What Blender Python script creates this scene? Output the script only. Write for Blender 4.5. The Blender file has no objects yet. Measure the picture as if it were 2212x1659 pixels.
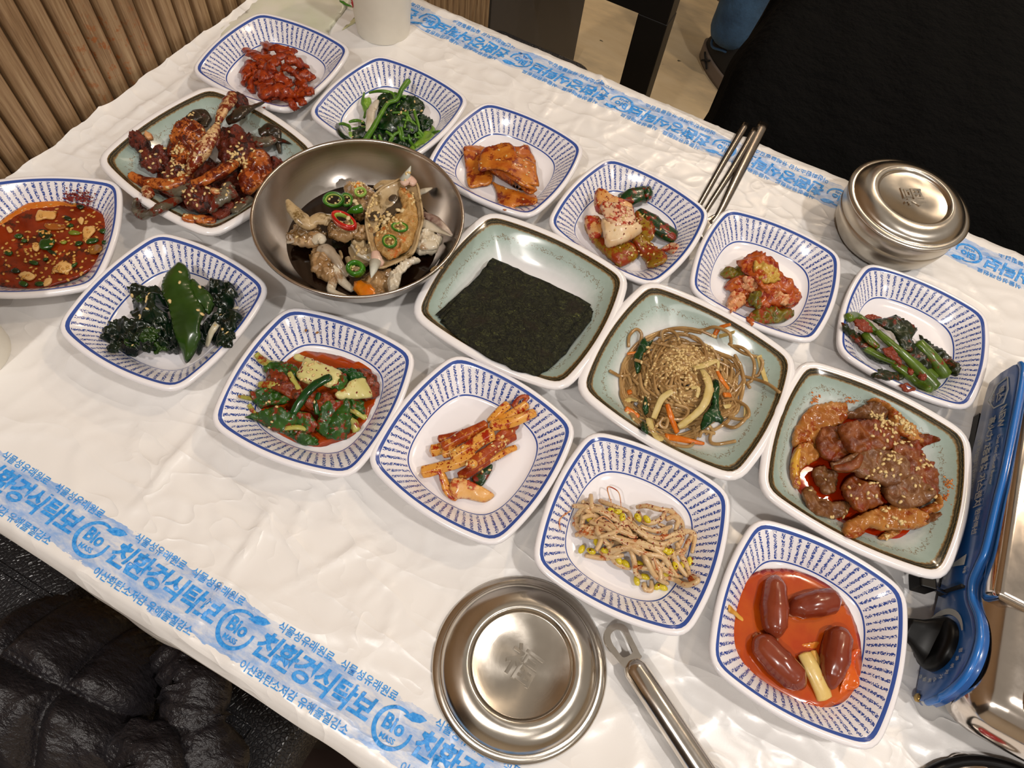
import bpy, bmesh, math, random
import numpy as np
from mathutils import Vector, Matrix, noise, geometry, bvhtree
random.seed(7)
D=bpy.data; SC=bpy.context.scene; COL=SC.collection
T=0.72                                   # table top height
# ---------------------------------------------------------------- camera
F=1466.245; CX,CY=1106.0,829.5
R=np.array([[0.8769260148,0.4539169782,-0.1579877861],[0.4714943069,-0.7486907192,0.4659992763],[0.0932409946,-0.4831372299,-0.8705656402]])
CAM=np.array([0,0,0.445506+T])
cd=D.cameras.new('camera'); cam=D.objects.new('camera',cd); COL.objects.link(cam); SC.camera=cam
cd.sensor_width=36; cd.lens=F/2212*36; cd.clip_start=.02
cam.matrix_world=Matrix(((R[0,0],-R[0,1],-R[0,2],CAM[0]),(R[1,0],-R[1,1],-R[1,2],CAM[1]),(R[2,0],-R[2,1],-R[2,2],CAM[2]),(0,0,0,1)))
def W(px,py,z=0.0):
    d=R@np.array([(px-CX)/F,(py-CY)/F,1.0]); t=(z+T-CAM[2])/d[2]; return CAM+t*d
def WY(px,py,Y):
    d=R@np.array([(px-CX)/F,(py-CY)/F,1.0]); return CAM+(Y/d[1])*d
# ---------------------------------------------------------------- light
def srgb(c,a=1.0):
    if isinstance(c,str): c=tuple(int(c[i:i+2],16) for i in (0,2,4))
    return tuple(((v/255/12.92) if v/255<=.04045 else ((v/255+.055)/1.055)**2.4) for v in c[:3])+(a,)
wd=D.worlds.new('world'); SC.world=wd; wd.use_nodes=True
wd.node_tree.nodes['Background'].inputs[0].default_value=srgb((255,240,222)); wd.node_tree.nodes['Background'].inputs[1].default_value=.30
def lamp(n,loc,size,power,col,shape='DISK',size_y=None,rot=(0,0,0)):
    l=D.lights.new(n,'AREA'); l.shape=shape; l.size=size
    if size_y: l.size_y=size_y
    l.energy=power; l.color=srgb(col)[:3]; o=D.objects.new(n,l); COL.objects.link(o); o.location=loc; o.rotation_euler=rot; return o
WARM=(255,228,196); NEUT=(255,248,241)
LAMPS=[(-.95,.55),(.75,1.35),(.95,.15),(-.25,-1.05),(1.9,-.9),(-.1,2.4)]
LPOW=[9.5,10,14,15,8,9]
for (x,y),p in zip(LAMPS,LPOW): lamp('ceiling_spot_light',(x,y,2.52),.11,p,WARM if y>.3 else NEUT)
lamp('soft_fill_light',(.35,-.9,2.53),1.2,4,NEUT,'RECTANGLE',.3)  # unseen area lamp added for soft fill on the near side
lamp('soft_fill_light',(.2,1.9,2.53),1.2,3,WARM,'RECTANGLE',.3)  # second added fill lamp, warm, out of view on the far side
vs=SC.view_settings; vs.view_transform='Standard'; vs.look='None'; vs.gamma=1; vs.use_curve_mapping=False; vs.exposure=.08
SC.cycles.use_denoising=True; SC.cycles.max_bounces=7; SC.cycles.diffuse_bounces=3; SC.cycles.glossy_bounces=4; SC.cycles.transmission_bounces=5
SC.cycles.caustics_reflective=False; SC.cycles.caustics_refractive=False; SC.cycles.sample_clamp_indirect=4
# ---------------------------------------------------------------- materials
def nt(name):
    m=D.materials.new(name); m.use_nodes=True; t=m.node_tree; return m,t,t.nodes['Principled BSDF']
def N(t,typ,**k):
    n=t.nodes.new(typ)
    for a,v in k.items():
        if a.startswith('i_'): n.inputs[a[2:].replace('_',' ')].default_value=v
        else: setattr(n,a,v)
    return n
def L(t,a,b): t.links.new(a,b)
def noi(t,vec,scale,detail=3,rough=.6):
    n=N(t,'ShaderNodeTexNoise'); n.inputs['Scale'].default_value=scale; n.inputs['Detail'].default_value=detail; n.inputs['Roughness'].default_value=rough
    if vec is not None: L(t,vec,n.inputs['Vector'])
    return n.outputs['Fac']
def ramp(t,fac,stops):
    r=N(t,'ShaderNodeValToRGB'); e=r.color_ramp.elements
    while len(e)<len(stops): e.new(.5)
    for k,(p,c) in enumerate(stops): e[k].position=p; e[k].color=c if len(c)==4 else srgb(c)
    L(t,fac,r.inputs[0]); return r.outputs[0]
def mixc(t,fac,a,b):
    m=N(t,'ShaderNodeMix',data_type='RGBA')
    for s,v in ((0,fac),(6,a),(7,b)):
        if isinstance(v,(float,int)): m.inputs[s].default_value=v
        elif isinstance(v,tuple): m.inputs[s].default_value=v
        else: L(t,v,m.inputs[s])
    return m.outputs[2]
def mth(t,op,a,b=None,c=None,clamp=False):
    m=N(t,'ShaderNodeMath',operation=op); m.use_clamp=clamp
    for k,v in enumerate((a,b,c)):
        if v is None: continue
        if isinstance(v,(float,int)): m.inputs[k].default_value=v
        else: L(t,v,m.inputs[k])
    return m.outputs[0]
def bump(t,b,h,strength,dist=.001,normal=None):
    n=N(t,'ShaderNodeBump'); n.inputs['Strength'].default_value=strength; n.inputs['Distance'].default_value=dist; L(t,h,n.inputs['Height'])
    if normal is not None: L(t,normal,n.inputs['Normal'])
    L(t,n.outputs[0],b.inputs['Normal']); return n.outputs[0]
BW=((0,(0,0,0,1)),(1,(1,1,1,1)))
def step(lo,hi): return ((lo,(0,0,0,1)),(hi,(1,1,1,1)))
def pos(t): return N(t,'ShaderNodeNewGeometry').outputs['Position']
MATS={}
def plain(name,c,rough=.5,metal=0,bmp=None,coat=0,**k):
    if name in MATS: return MATS[name]
    m,t,b=nt(name); p=pos(t)
    col=srgb(c); f=noi(t,p,60,2); dk=tuple(v*.88 for v in col[:3])+(1,)
    L(t,mixc(t,f,dk,col),b.inputs['Base Color']); b.inputs['Roughness'].default_value=rough; b.inputs['Metallic'].default_value=metal
    b.inputs['Coat Weight'].default_value=coat; b.inputs['Coat Roughness'].default_value=.1
    for a,v in k.items(): b.inputs[a.replace('_',' ')].default_value=v
    if bmp: bump(t,b,noi(t,p,bmp[0],4),bmp[1],bmp[2] if len(bmp)>2 else .001)
    MATS[name]=m; return m
def food(name,c1,c2,c3=None,sc=180,thr=.56,sc3=None,rough=.32,bs=.5,coat=.55,dist=.0006,sss=0,streak=None,c4=None,thr4=.64):
    """two-tone wet food with an optional third tone (sauce, flakes) laid on in spots"""
    if name in MATS: return MATS[name]
    m,t,b=nt(name); p=pos(t); srgb=lambda c: tuple(v*q for v,q in zip(globals()['srgb'](c)[:3],(.82,.98,.80) if c[0]>1.35*c[1] else (.84,.84,.82)))+(1.0,)
    if streak:
        mp=N(t,'ShaderNodeMapping'); L(t,p,mp.inputs['Vector']); mp.inputs['Rotation'].default_value=(0,0,streak[0]); mp.inputs['Scale'].default_value=(streak[1],1,1); p2=mp.outputs[0]
    else: p2=p
    f=noi(t,p2,sc,4); col=mixc(t,ramp(t,f,step(.36,.64)),srgb(c1),srgb(c2))
    if c3 is not None:
        g=noi(t,p,sc3 or sc*1.7,5,.7); col=mixc(t,ramp(t,g,step(thr-.035,thr+.035)),col,srgb(c3))
    if c4 is not None:
        g4=noi(t,p,(sc3 or sc)*3.1,3,.6); col=mixc(t,ramp(t,g4,step(thr4-.02,thr4+.02)),col,srgb(c4))
    L(t,col,b.inputs['Base Color']); b.inputs['Roughness'].default_value=rough
    b.inputs['Coat Weight'].default_value=coat*(.42 if coat<1 else .8); b.inputs['Specular IOR Level'].default_value=.4; b.inputs['Coat Roughness'].default_value=.12
    if sss:
        b.inputs['Subsurface Weight'].default_value=sss; b.inputs['Subsurface Radius'].default_value=(.004,.002,.001); b.inputs['Subsurface Scale'].default_value=.6
    bump(t,b,noi(t,p,sc*2.2,5,.65),bs,dist); MATS[name]=m; return m
def steel(name,tint=(198,190,180),rough=.22,aniso=0,brush=None,wear=.06):
    m,t,b=nt(name); p=pos(t); b.inputs['Metallic'].default_value=1
    f=noi(t,p,45,4,.65); col=srgb(tint); dk=tuple(v*.8 for v in col[:3])+(1,)
    L(t,mixc(t,f,dk,col),b.inputs['Base Color'])
    L(t,mth(t,'ADD',mth(t,'MULTIPLY',noi(t,p,120,3),wear*2),rough-wear),b.inputs['Roughness'])
    if aniso:
        b.inputs['Anisotropic'].default_value=aniso; tg=N(t,'ShaderNodeTangent',direction_type='RADIAL',axis='Z'); L(t,tg.outputs[0],b.inputs['Tangent'])
    if brush=='ring':
        tc=N(t,'ShaderNodeTexCoord'); sp=N(t,'ShaderNodeSeparateXYZ'); L(t,tc.outputs['Object'],sp.inputs[0])
        r=mth(t,'SQRT',mth(t,'ADD',mth(t,'POWER',sp.outputs[0],2),mth(t,'POWER',sp.outputs[1],2)))
        cb=N(t,'ShaderNodeCombineXYZ'); L(t,r,cb.inputs[0]); bump(t,b,noi(t,cb.outputs[0],2500,3),.06,.0003)
    return m
# ---------------------------------------------------------------- mesh helpers
def setp(o,label=None,cat=None,group=None,kind=None):
    if label: o['label']=label
    if cat: o['category']=cat
    if group: o['group']=group
    if kind: o['kind']=kind
    return o
def add(name,vs_,fs,mat,parent=None,smooth=True,centre=True,**k):
    vs_=np.asarray(vs_,float); c=np.zeros(3)
    if parent is not None: c=np.array(parent.matrix_world.translation)
    elif centre: c=(vs_.min(0)+vs_.max(0))/2; c[2]=vs_[:,2].min()
    me=D.meshes.new(name); me.from_pydata([tuple(v) for v in (vs_-c)],[],[tuple(int(i) for i in f) for f in fs])
    me.validate(); me.update()
    if smooth: me.polygons.foreach_set('use_smooth',[True]*len(me.polygons))
    for m_ in (mat if isinstance(mat,(list,tuple)) else [mat]): me.materials.append(m_)
    o=D.objects.new(name,me); COL.objects.link(o)
    if parent is not None: o.parent=parent; o.matrix_world=Matrix.Translation(Vector(c))
    else: o.location=c; o.matrix_world=Matrix.Translation(Vector(c))
    return setp(o,**k)
def empty(name,loc,**k):
    o=D.objects.new(name,None); COL.objects.link(o); o.location=loc; o.matrix_world=Matrix.Translation(Vector(loc)); o.empty_display_size=.01; return setp(o,**k)
def box(c,s,rz=0,bev=0):
    """verts, faces of a box; c centre, s full size"""
    bm=bmesh.new(); bmesh.ops.create_cube(bm,size=1)
    for v in bm.verts: v.co=Vector((v.co.x*s[0],v.co.y*s[1],v.co.z*s[2]))
    if bev: bmesh.ops.bevel(bm,geom=bm.edges[:],offset=bev,segments=3,affect='EDGES',profile=.5)
    M=Matrix.Translation(Vector(c))@Matrix.Rotation(rz,4,'Z'); bm.transform(M)
    bm.verts.index_update(); V=[tuple(v.co) for v in bm.verts]; Fc=[[v.index for v in f.verts] for f in bm.faces]; bm.free(); return V,Fc
def merge(*vf):
    V=[];Fc=[]
    for v,f in vf:
        o=len(V); V+=[tuple(x) for x in v]; Fc+=[[i+o for i in q] for q in f]
    return V,Fc
def lathe(prof,n=64,c=(0,0,0),close=False):
    V=[];Fc=[];m=len(prof)
    for r,z in prof:
        for k in range(n):
            a=2*math.pi*k/n; V.append((c[0]+r*math.cos(a),c[1]+r*math.sin(a),c[2]+z))
    for j in range(m-1 if not close else m):
        a=j*n; b_=((j+1)%m)*n
        for k in range(n): Fc.append((a+k,a+(k+1)%n,b_+(k+1)%n,b_+k))
    return V,Fc
def catmull(P,n=5,closed=False):
    P=np.asarray(P,float); m=len(P)
    if m<3: 
        return np.array([P[0]+(P[-1]-P[0])*t for t in np.linspace(0,1,n+1)])
    out=[]
    rng=range(m) if closed else range(m-1)
    for i in rng:
        if closed: p0,p1,p2,p3=P[i-1],P[i],P[(i+1)%m],P[(i+2)%m]
        else: p0,p1,p2,p3=P[max(i-1,0)],P[i],P[i+1],P[min(i+2,m-1)]
        for t in np.arange(n)/n:
            out.append(.5*((2*p1)+(-p0+p2)*t+(2*p0-5*p1+4*p2-p3)*t*t+(-p0+3*p1-3*p2+p3)*t**3))
    if not closed: out.append(P[-1])
    return np.array(out)
def tubeg(P,rad,flat=1.0,seg=8,twist=0,wob=0,seed=0,cap=True,up=(0,0,1)):
    """skin a 3-D path P (metres) with radii rad; flat<1 squashes it along the up direction"""
    P=np.asarray(P,float); n=len(P); rad=np.interp(np.linspace(0,1,n),np.linspace(0,1,len(rad)),rad) if np.ndim(rad) else np.full(n,rad)
    V=[];Fc=[]
    for i in range(n):
        t=P[min(i+1,n-1)]-P[max(i-1,0)]; t/=np.linalg.norm(t)+1e-12
        u=np.array(up,float)
        if abs(t@u)>.95: u=np.array([1.,0,0])
        s=np.cross(t,u); s/=np.linalg.norm(s); w=np.cross(s,t)
        if twist:
            a=twist*i/(n-1); s,w=s*math.cos(a)+w*math.sin(a),w*math.cos(a)-s*math.sin(a)
        for k in range(seg):
            a=2*math.pi*k/seg; r=rad[i]
            if wob: r*=1+wob*noise.noise(Vector((seed+i*.35,k*.7,seed*.3)))
            V.append(P[i]+s*r*math.cos(a)+w*r*flat*math.sin(a))
    for i in range(n-1):
        for k in range(seg): Fc.append((i*seg+k,i*seg+(k+1)%seg,(i+1)*seg+(k+1)%seg,(i+1)*seg+k))
    if cap:
        for i,dr in ((0,-1),(n-1,1)):
            t=P[1]-P[0] if i==0 else P[-1]-P[-2]; t/=np.linalg.norm(t)+1e-12
            V.append(P[i]+t*dr*rad[i]*.45*min(1,flat*1.2)); c=len(V)-1
            for k in range(seg):
                q=(i*seg+k,i*seg+(k+1)%seg,c); Fc.append(q[::-1] if i==0 else q)
    return V,Fc
def K(ox,oy,s): return lambda p: (ox+p[0]/s,oy+p[1]/s)
FLOORS=[]                # dishes already laid: food never sinks through them
def w3(k,p,z0=0,m=.0014):
    x,y=k(p); z=(p[2] if len(p)>2 else z0)*.001; q=W(x,y,z)
    if FLOORS and k is not k1 and m is not None:
        for _ in range(3):
            h=FLOORS[0].ray_cast(Vector((q[0],q[1],T+.2)),Vector((0,0,-1)))[0]
            if h is None or h.z-T+m<=z: break
            z=h.z-T+m+.0002; q=W(x,y,z)
    return q
k1=lambda p:(p[0],p[1])
def WX(px,py,X):
    d=R@np.array([(px-CX)/F,(py-CY)/F,1.0]); return CAM+(X/d[0])*d
def tube(name,k,pts,r,mat,z=12,flat=1,seg=8,n=4,parent=None,wob=.15,twist=0,**kw):
    rm=float(np.mean(r))*.001*flat; P=catmull([w3(k,p,z,rm+.0004) for p in pts],n); rr=np.asarray(r,float)*.001 if np.ndim(r) else r*.001
    V,Fc=tubeg(P,rr,flat,seg,twist,wob,random.random()*90); return add(name,V,Fc,mat,parent,**kw)
def patchg(k,pts,z=12,th=1.5,bulge=0,rough=.6,freq=120,n=130,sharp=False,edge=None,jag=0,sm=4,clamp=True,grow=1.0):
    """a crumpled slab of food from its outline; heights in mm above the table"""
    P=np.array([w3(k,p,z,.001+th*.0004 if clamp else None) for p in pts])
    if grow!=1: c_=P.mean(0); P[:,:2]=c_[:2]+(P[:,:2]-c_[:2])*grow
    O=P if sharp else catmull(P,sm,True)
    if sharp:
        O=np.concatenate([[P[i]+(P[(i+1)%len(P)]-P[i])*t for t in np.arange(5)/5] for i in range(len(P))])
    sd=random.random()*50
    if jag:
        cen=O.mean(0)
        for i in range(len(O)):
            q=noise.noise(Vector((O[i][0]*900,O[i][1]*900,sd)))*jag*.001; dv=O[i]-cen; dv[2]=0; O[i]+=dv/(np.linalg.norm(dv)+1e-9)*q
    A=abs(.5*np.sum(O[:,0]*np.roll(O[:,1],-1)-O[:,1]*np.roll(O[:,0],-1))); h=math.sqrt(A/n)
    mn,mx=O[:,:2].min(0),O[:,:2].max(0); pin=[]
    ys=np.arange(mn[1],mx[1],h*.9)
    for j,y in enumerate(ys):
        for x in np.arange(mn[0]+(h/2 if j%2 else 0),mx[0],h):
            inside=False; m=len(O); jx=m-1
            xi=O[:,0]; yi=O[:,1]; xj=np.roll(xi,1); yj=np.roll(yi,1)
            c=((yi>y)!=(yj>y))&(x<(xj-xi)*(y-yi)/(yj-yi+1e-15)+xi)
            if c.sum()%2 and np.min(np.hypot(xi-x,yi-y))>h*.45: pin.append((x,y))
    pin=np.array(pin).reshape(-1,2); m=len(O)
    allp=np.vstack([O[:,:2],pin]); 
    res=geometry.delaunay_2d_cdt([Vector(p) for p in allp],[],[list(range(m))],1,1e-7)
    V2=np.array([tuple(v) for v in res[0]]); F2=res[2]; ob=np.array([any(i<m for i in ov) for ov in res[3]])
    dO=np.hypot(V2[:,None,0]-O[None,:,0],V2[:,None,1]-O[None,:,1]); dmin=dO.min(1)
    w=1/(dO+.0006)**2; base=(w*O[None,:,2]).sum(1)/w.sum(1); dn=dmin/(dmin.max()+1e-9)
    re=edge*.001 if edge else min(th*.001,dmin.max()*.6+1e-6)
    e=np.sqrt(np.clip(1-(1-np.clip(dmin/re,0,1))**2,0,1)); e[ob]=0
    nz=np.array([noise.noise(Vector((p[0]*freq,p[1]*freq,sd)))+.5*noise.noise(Vector((p[0]*freq*2.3,p[1]*freq*2.3,sd+9))) for p in V2])*rough*.001
    mid=base+bulge*.001*(1-(1-dn)**2)+nz
    nv=len(V2); V=[(V2[i,0],V2[i,1],mid[i]+th*.0005*e[i]) for i in range(nv)]; bot={}
    for i in range(nv):
        if ob[i]: bot[i]=i
        else: bot[i]=len(V); V.append((V2[i,0],V2[i,1],mid[i]-th*.0005*e[i]))
    Fc=[]
    for f in F2:
        a=V2[f[0]];b=V2[f[1]];c=V2[f[2]]
        f=list(f) if (b[0]-a[0])*(c[1]-a[1])-(b[1]-a[1])*(c[0]-a[0])>0 else list(f)[::-1]
        Fc.append(f); 
        g=[bot[i] for i in f][::-1]
        if len(set(g))==3 and set(g)!=set(f): Fc.append(g)
    return V,Fc
def patch(name,k,pts,mat,parent=None,label=None,cat=None,group=None,kind=None,smooth=True,**kw):
    V,Fc=patchg(k,pts,**kw); return add(name,V,Fc,mat,parent,smooth=smooth,label=label,cat=cat,group=group,kind=kind)
def ico(sub=2):
    bm=bmesh.new(); bmesh.ops.create_icosphere(bm,subdivisions=sub,radius=1); bm.verts.index_update()
    V=np.array([tuple(v.co) for v in bm.verts]); Fc=[[v.index for v in f.verts] for f in bm.faces]; bm.free(); return V,Fc
I1=ico(1); I2=ico(2); I3=ico(3)
def blob(name,k,p,s,mat,rz=0,parent=None,nz=.15,fr=2,base=I2,tilt=0,**kw):
    """lumpy ellipsoid; p crop point with height in mm, s radii in mm"""
    c=w3(k,p); V=base[0].copy(); sd=random.random()*70
    V=V*(1+nz*np.array([noise.noise(Vector(v*fr)+Vector((sd,0,0))) for v in V]))[:,None]
    M=np.array(Matrix.Rotation(rz,3,'Z')@Matrix.Rotation(tilt,3,'Y')); V=(V*np.array(s)*.001)@M.T+c
    return add(name,V,base[1],mat,parent,**kw)
def bvh_of(objs):
    V=[];Fc=[]
    for o in objs:
        for q in [o]+list(o.children):
            if q.type!='MESH': continue
            off=len(V); M=q.matrix_world.copy()
            V+=[M@v.co for v in q.data.vertices]; Fc+=[[i+off for i in p.vertices] for p in q.data.polygons]
    return bvhtree.BVHTree.FromPolygons(V,Fc)
def seeds(k,clusters,objs,label,mat,z=14,group=None,size=1.0,name='sesame_seeds'):
    b=bvh_of(objs); V=[];Fc=[]
    for cx,cy,rx,ry,n in clusters:
        for _ in range(n):
            g=(random.gauss(cx,rx),random.gauss(cy,ry)); q=w3(k,g,z)
            loc,nrm,i,d=b.ray_cast(Vector((q[0],q[1],T+.2)),Vector((0,0,-1)))
            if loc is None: continue
            a=random.random()*6.28; ti=Vector((0,0,1)).rotation_difference((nrm+Vector((random.uniform(-.2,.2),random.uniform(-.2,.2),0))).normalized())
            s_=size*random.uniform(.85,1.12)
            M=Matrix.Translation(loc+nrm*.0003)@ti.to_matrix().to_4x4()@Matrix.Rotation(a,4,'Z')@Matrix.Diagonal((.0018*s_,.00108*s_,.00062*s_,1))
            off=len(V); V+=[M@(Vector(v)*(1-.22*max(0,v[0]))) for v in I1[0]]; Fc+=[[j+off for j in f] for f in I1[1]]
    return add(name,[tuple(v) for v in V],Fc,mat,None,label=label,cat='sesame seeds',kind='stuff',group=group)
def textmesh(s,size=1.0,bold=0.0,align='CENTER',extrude=0):
    c=D.curves.new('t','FONT'); c.body=s; c.size=size; c.align_x=align; c.align_y='CENTER'; c.offset=bold; c.extrude=extrude; c.resolution_u=3
    o=D.objects.new('t',c); COL.objects.link(o); bpy.context.view_layer.update()
    me=D.meshes.new_from_object(o.evaluated_get(bpy.context.evaluated_depsgraph_get()))
    V=[tuple(v.co) for v in me.vertices]; Fc=[list(p.vertices) for p in me.polygons]
    D.objects.remove(o); D.curves.remove(c); D.meshes.remove(me); return V,Fc
def cutgrid(V,Fc,h):
    bm=bmesh.new(); vv=[bm.verts.new(v) for v in V]
    for f in Fc:
        try: bm.faces.new([vv[i] for i in f])
        except ValueError: pass
    for ax in (0,1):
        lo=min(v.co[ax] for v in bm.verts); hi=max(v.co[ax] for v in bm.verts); x=lo+h
        while x<hi:
            pc=[0,0,0]; pc[ax]=x; pn=[0,0,0]; pn[ax]=1
            bmesh.ops.bisect_plane(bm,geom=bm.verts[:]+bm.edges[:]+bm.faces[:],plane_co=pc,plane_no=pn); x+=h
    bmesh.ops.triangulate(bm,faces=bm.faces[:]); bm.verts.index_update()
    V=[tuple(v.co) for v in bm.verts]; Fc=[[v.index for v in f.verts] for f in bm.faces]; bm.free(); return V,Fc

ORD='first second third fourth fifth sixth seventh eighth ninth tenth eleventh twelfth thirteenth fourteenth fifteenth sixteenth seventeenth eighteenth nineteenth twentieth twenty-first twenty-second twenty-third twenty-fourth'.split()
def number_off(objs):
    """things that share a label are told apart by their order from the left of the picture"""
    by={}
    for o in objs:
        if o.get('label'): by.setdefault(o['label'],[]).append(o)
    for lb,os_ in by.items():
        if 1<len(os_)<=24:
            xs=[]
            for o in os_:
                c=np.array(o.matrix_world.translation)-CAM; q=c@R; xs.append((q[0]/q[2],o))
            xs.sort(key=lambda t:t[0])
            for i,(x,o) in enumerate(xs): o['label']=lb+', '+('leftmost' if i==0 else 'rightmost' if i==len(xs)-1 else ORD[i]+' from left')
# ================================================================ the setting
def m_floor():
    m,t,b=nt('cream_stone'); p=pos(t)
    mp=N(t,'ShaderNodeMapping'); mp.inputs['Rotation'].default_value=(0,0,.7); mp.inputs['Scale'].default_value=(1,3,1); L(t,p,mp.inputs['Vector'])
    c=ramp(t,noi(t,mp.outputs[0],2.2,5,.65),((.3,(176,160,134)),(.5,(218,196,158)),(.7,(232,214,182))))
    pit=ramp(t,noi(t,p,38,3,.5),step(.72,.75)); c=mixc(t,pit,c,srgb((92,84,66)))
    L(t,c,b.inputs['Base Color']); b.inputs['Roughness'].default_value=.33; return m
V,Fc=box((1.2,.9,-.02),(5.6,7.6,.04)); add('floor',V,Fc,m_floor(),smooth=False,kind='structure')
cream=plain('cream_paint',(226,214,196),.85); dark=plain('dark_void',(24,22,22),.7); greyp=plain('grey_laminate',(60,58,60),.5)
for nm,c,s in (('wall_back',(1.2,4.7,1.3),(5.6,.1,2.6)),('wall_right',(4.0,.9,1.3),(.1,7.6,2.6)),('wall_front',(1.2,-2.9,1.3),(5.6,.1,2.6)),('wall_far_left',(-1.6,3.1,1.3),(.1,3.1,2.6))):
    V,Fc=box(c,s); add(nm,V,Fc,cream,smooth=False,kind='structure')
def m_slat():
    m,t,b=nt('oak_slat'); p=pos(t)
    mp=N(t,'ShaderNodeMapping'); mp.inputs['Scale'].default_value=(1,1,.035); L(t,p,mp.inputs['Vector'])
    f=noi(t,mp.outputs[0],420,5,.7); c=ramp(t,f,((.3,(112,84,56)),(.5,(158,128,94)),(.72,(186,160,124))))
    # smears of red sauce that splashed on the slats
    sp=N(t,'ShaderNodeVectorMath',operation='DISTANCE'); L(t,p,sp.inputs[0]); sp.inputs[1].default_value=(-.53,.325,T+.035)
    near=ramp(t,sp.outputs['Value'],((.02,(1,1,1,1)),(.06,(0,0,0,1))))
    g=ramp(t,noi(t,p,150,4,.7),step(.56,.64)); c=mixc(t,mth(t,'MULTIPLY',mth(t,'MULTIPLY',near,g),.75),c,srgb((158,84,20)))
    L(t,c,b.inputs['Base Color']); b.inputs['Roughness'].default_value=.5; bump(t,b,f,.25,.0005); return m
oak=m_slat()
V,Fc=box((-.58,-.925,1.3),(.075,3.94,2.6)); wall=add('wall_left',V,Fc,plain('slat_groove',(46,30,18),.8),smooth=False,kind='structure')
y0=.2375-.019*52
prof=[(-.0086,-.5415),(-.0086,-.5385),(-.0078,-.5342),(-.0055,-.5312),(-.002,-.5302),(.002,-.5302),(.0055,-.5312),(.0078,-.5342),(.0086,-.5385),(.0086,-.5415)]
base=None
for k in range(95):
    yc=y0+.019*k+.0095
    if base is None:
        V=[(x,yc+y,z) for z in (0.0,2.58) for y,x in prof]; n=len(prof); Fc=[(i,i+1,i+1+n,i+n) for i in range(n-1)]
        base=add('slat',V,Fc,oak,parent=wall); y_base=yc
    else:
        o=base.copy(); COL.objects.link(o); o.parent=wall; o.location=(0,yc-y_base,0)
V,Fc=box((-.575,1.049,1.3),(.09,.008,2.6)); add('trim_1',V,Fc,dark,smooth=False,kind='structure')
V,Fc=box((-.58,1.304,1.3),(.1,.502,2.6)); add('wall_grey_panel',V,Fc,greyp,smooth=False,kind='structure')
# ---------------------------------------------------------------- table
tb=empty('dining_table',(.085,.295,0),label='dining table under the white plastic film, holding all the dishes',cat='table')
tw=plain('pale_laminate',(196,178,150),.5); blk=plain('black_paint',(16,15,15),.45)
V,Fc=box((.085,.2935,T-.017),(1.2,.618,.03),bev=.004); add('tabletop',V,Fc,tw,tb,smooth=False)
for x in (-.25,.42):
    V,Fc=box((x,.295,T-.37),(.07,.07,.66)); add('leg',V,Fc,blk,tb,smooth=False)
    V,Fc=box((x,.295,.02),(.09,.5,.04),bev=.01); add('foot',V,Fc,blk,tb,smooth=False)
# ---------------------------------------------------------------- plastic film
CR=[((475,880),(270,1130),1.5,.010),((600,1080),(440,1330),1.1,.006),((430,880),(540,950),.8,.006),((700,1000),(620,1180),.9,.006),((880,1130),(560,1300),.9,.008),((930,1180),(760,1330),.7,.006),
((660,1120),(900,1160),.7,.005),((560,1040),(720,940),.6,.005),((360,900),(160,930),.7,.006),((300,1000),(190,800),.6,.006),((1000,1200),(860,1240),.7,.005),((760,1420),(1000,1500),.8,.006),((700,1350),(940,1420),.6,.005),
((1250,1460),(1450,1560),.7,.006),((1120,1180),(960,1230),.6,.005),((130,500),(0,560),.5,.006),((1270,230),(1100,500),.7,.005),((1600,330),(1480,640),.5,.004),((1210,180),(1130,330),.8,.006),((1010,200),(880,330),.6,.006),
((960,30),(1010,110),.9,.006),((1080,80),(1180,170),.9,.006),((1290,140),(1310,250),1.5,.007),((1260,190),(1380,210),.9,.005),((450,140),(120,370),1.6,.010),((540,20),(360,200),1.2,.008),((1880,330),(1780,560),.4,.005),((1650,300),(1700,480),.5,.004),
((250,830),(60,960),.6,.006),((90,700),(130,900),.5,.006),((1900,1580),(2100,1650),.6,.006),((1650,1600),(1500,1500),.5,.006),((860,1290),(820,1420),.6,.004),((900,1370),(1000,1390),.5,.004)]
CRW=[(np.array(W(*a)[:2]),np.array(W(*b_)[:2]),h*.001,w) for a,b_,h,w in CR]
CA=np.array([c[0] for c in CRW]);CD=np.array([c[1]-c[0] for c in CRW]);CL=(CD**2).sum(1);CH=np.array([c[2] for c in CRW])*2.1;CW_=np.array([c[3] for c in CRW])
def cloth_h(x,y):
    v=.0009*noise.noise(Vector((x*22,y*22,3)))+.0005*noise.noise(Vector((x*60,y*48,7)))
    r=1-abs(noise.noise(Vector((x*30+5,y*19,1)))*2.2); v+=.0011*max(0,r)**6
    r=1-abs(noise.noise(Vector((x*17+y*12,y*26-x*9,11)))*2.2); v+=.0013*max(0,r)**9
    p=np.array((x,y))
    t=np.clip(((p-CA)*CD).sum(1)/CL,0,1); ds=np.hypot(*(p-CA-CD*t[:,None]).T)
    wig=1+.5*math.sin(x*90+y*70); v+=float((CH*np.exp(-(ds/(CW_*.26*wig))**2)*np.sin(math.pi*(t*.9+.05))).sum())
    return T+.0012+max(-.0009,v)
def film_z(x,y): return cloth_h(x,y)
X0,X1=-.5235,.70; XS=np.arange(X0,X1,.003)
rows=[]   # (kind, y or param)
for s in np.linspace(.11,.006,14): rows.append(('lo',s))
for a in np.linspace(0,1,5)[1:-1]: rows.append(('la',a))
YS=np.arange(-.014,.601,.003)
for y in YS: rows.append(('m',y))
for a in np.linspace(0,1,5)[1:-1]: rows.append(('ha',a))
for s in np.linspace(.006,.11,14): rows.append(('hi',s))
V=[]
rr=.0075
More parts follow.
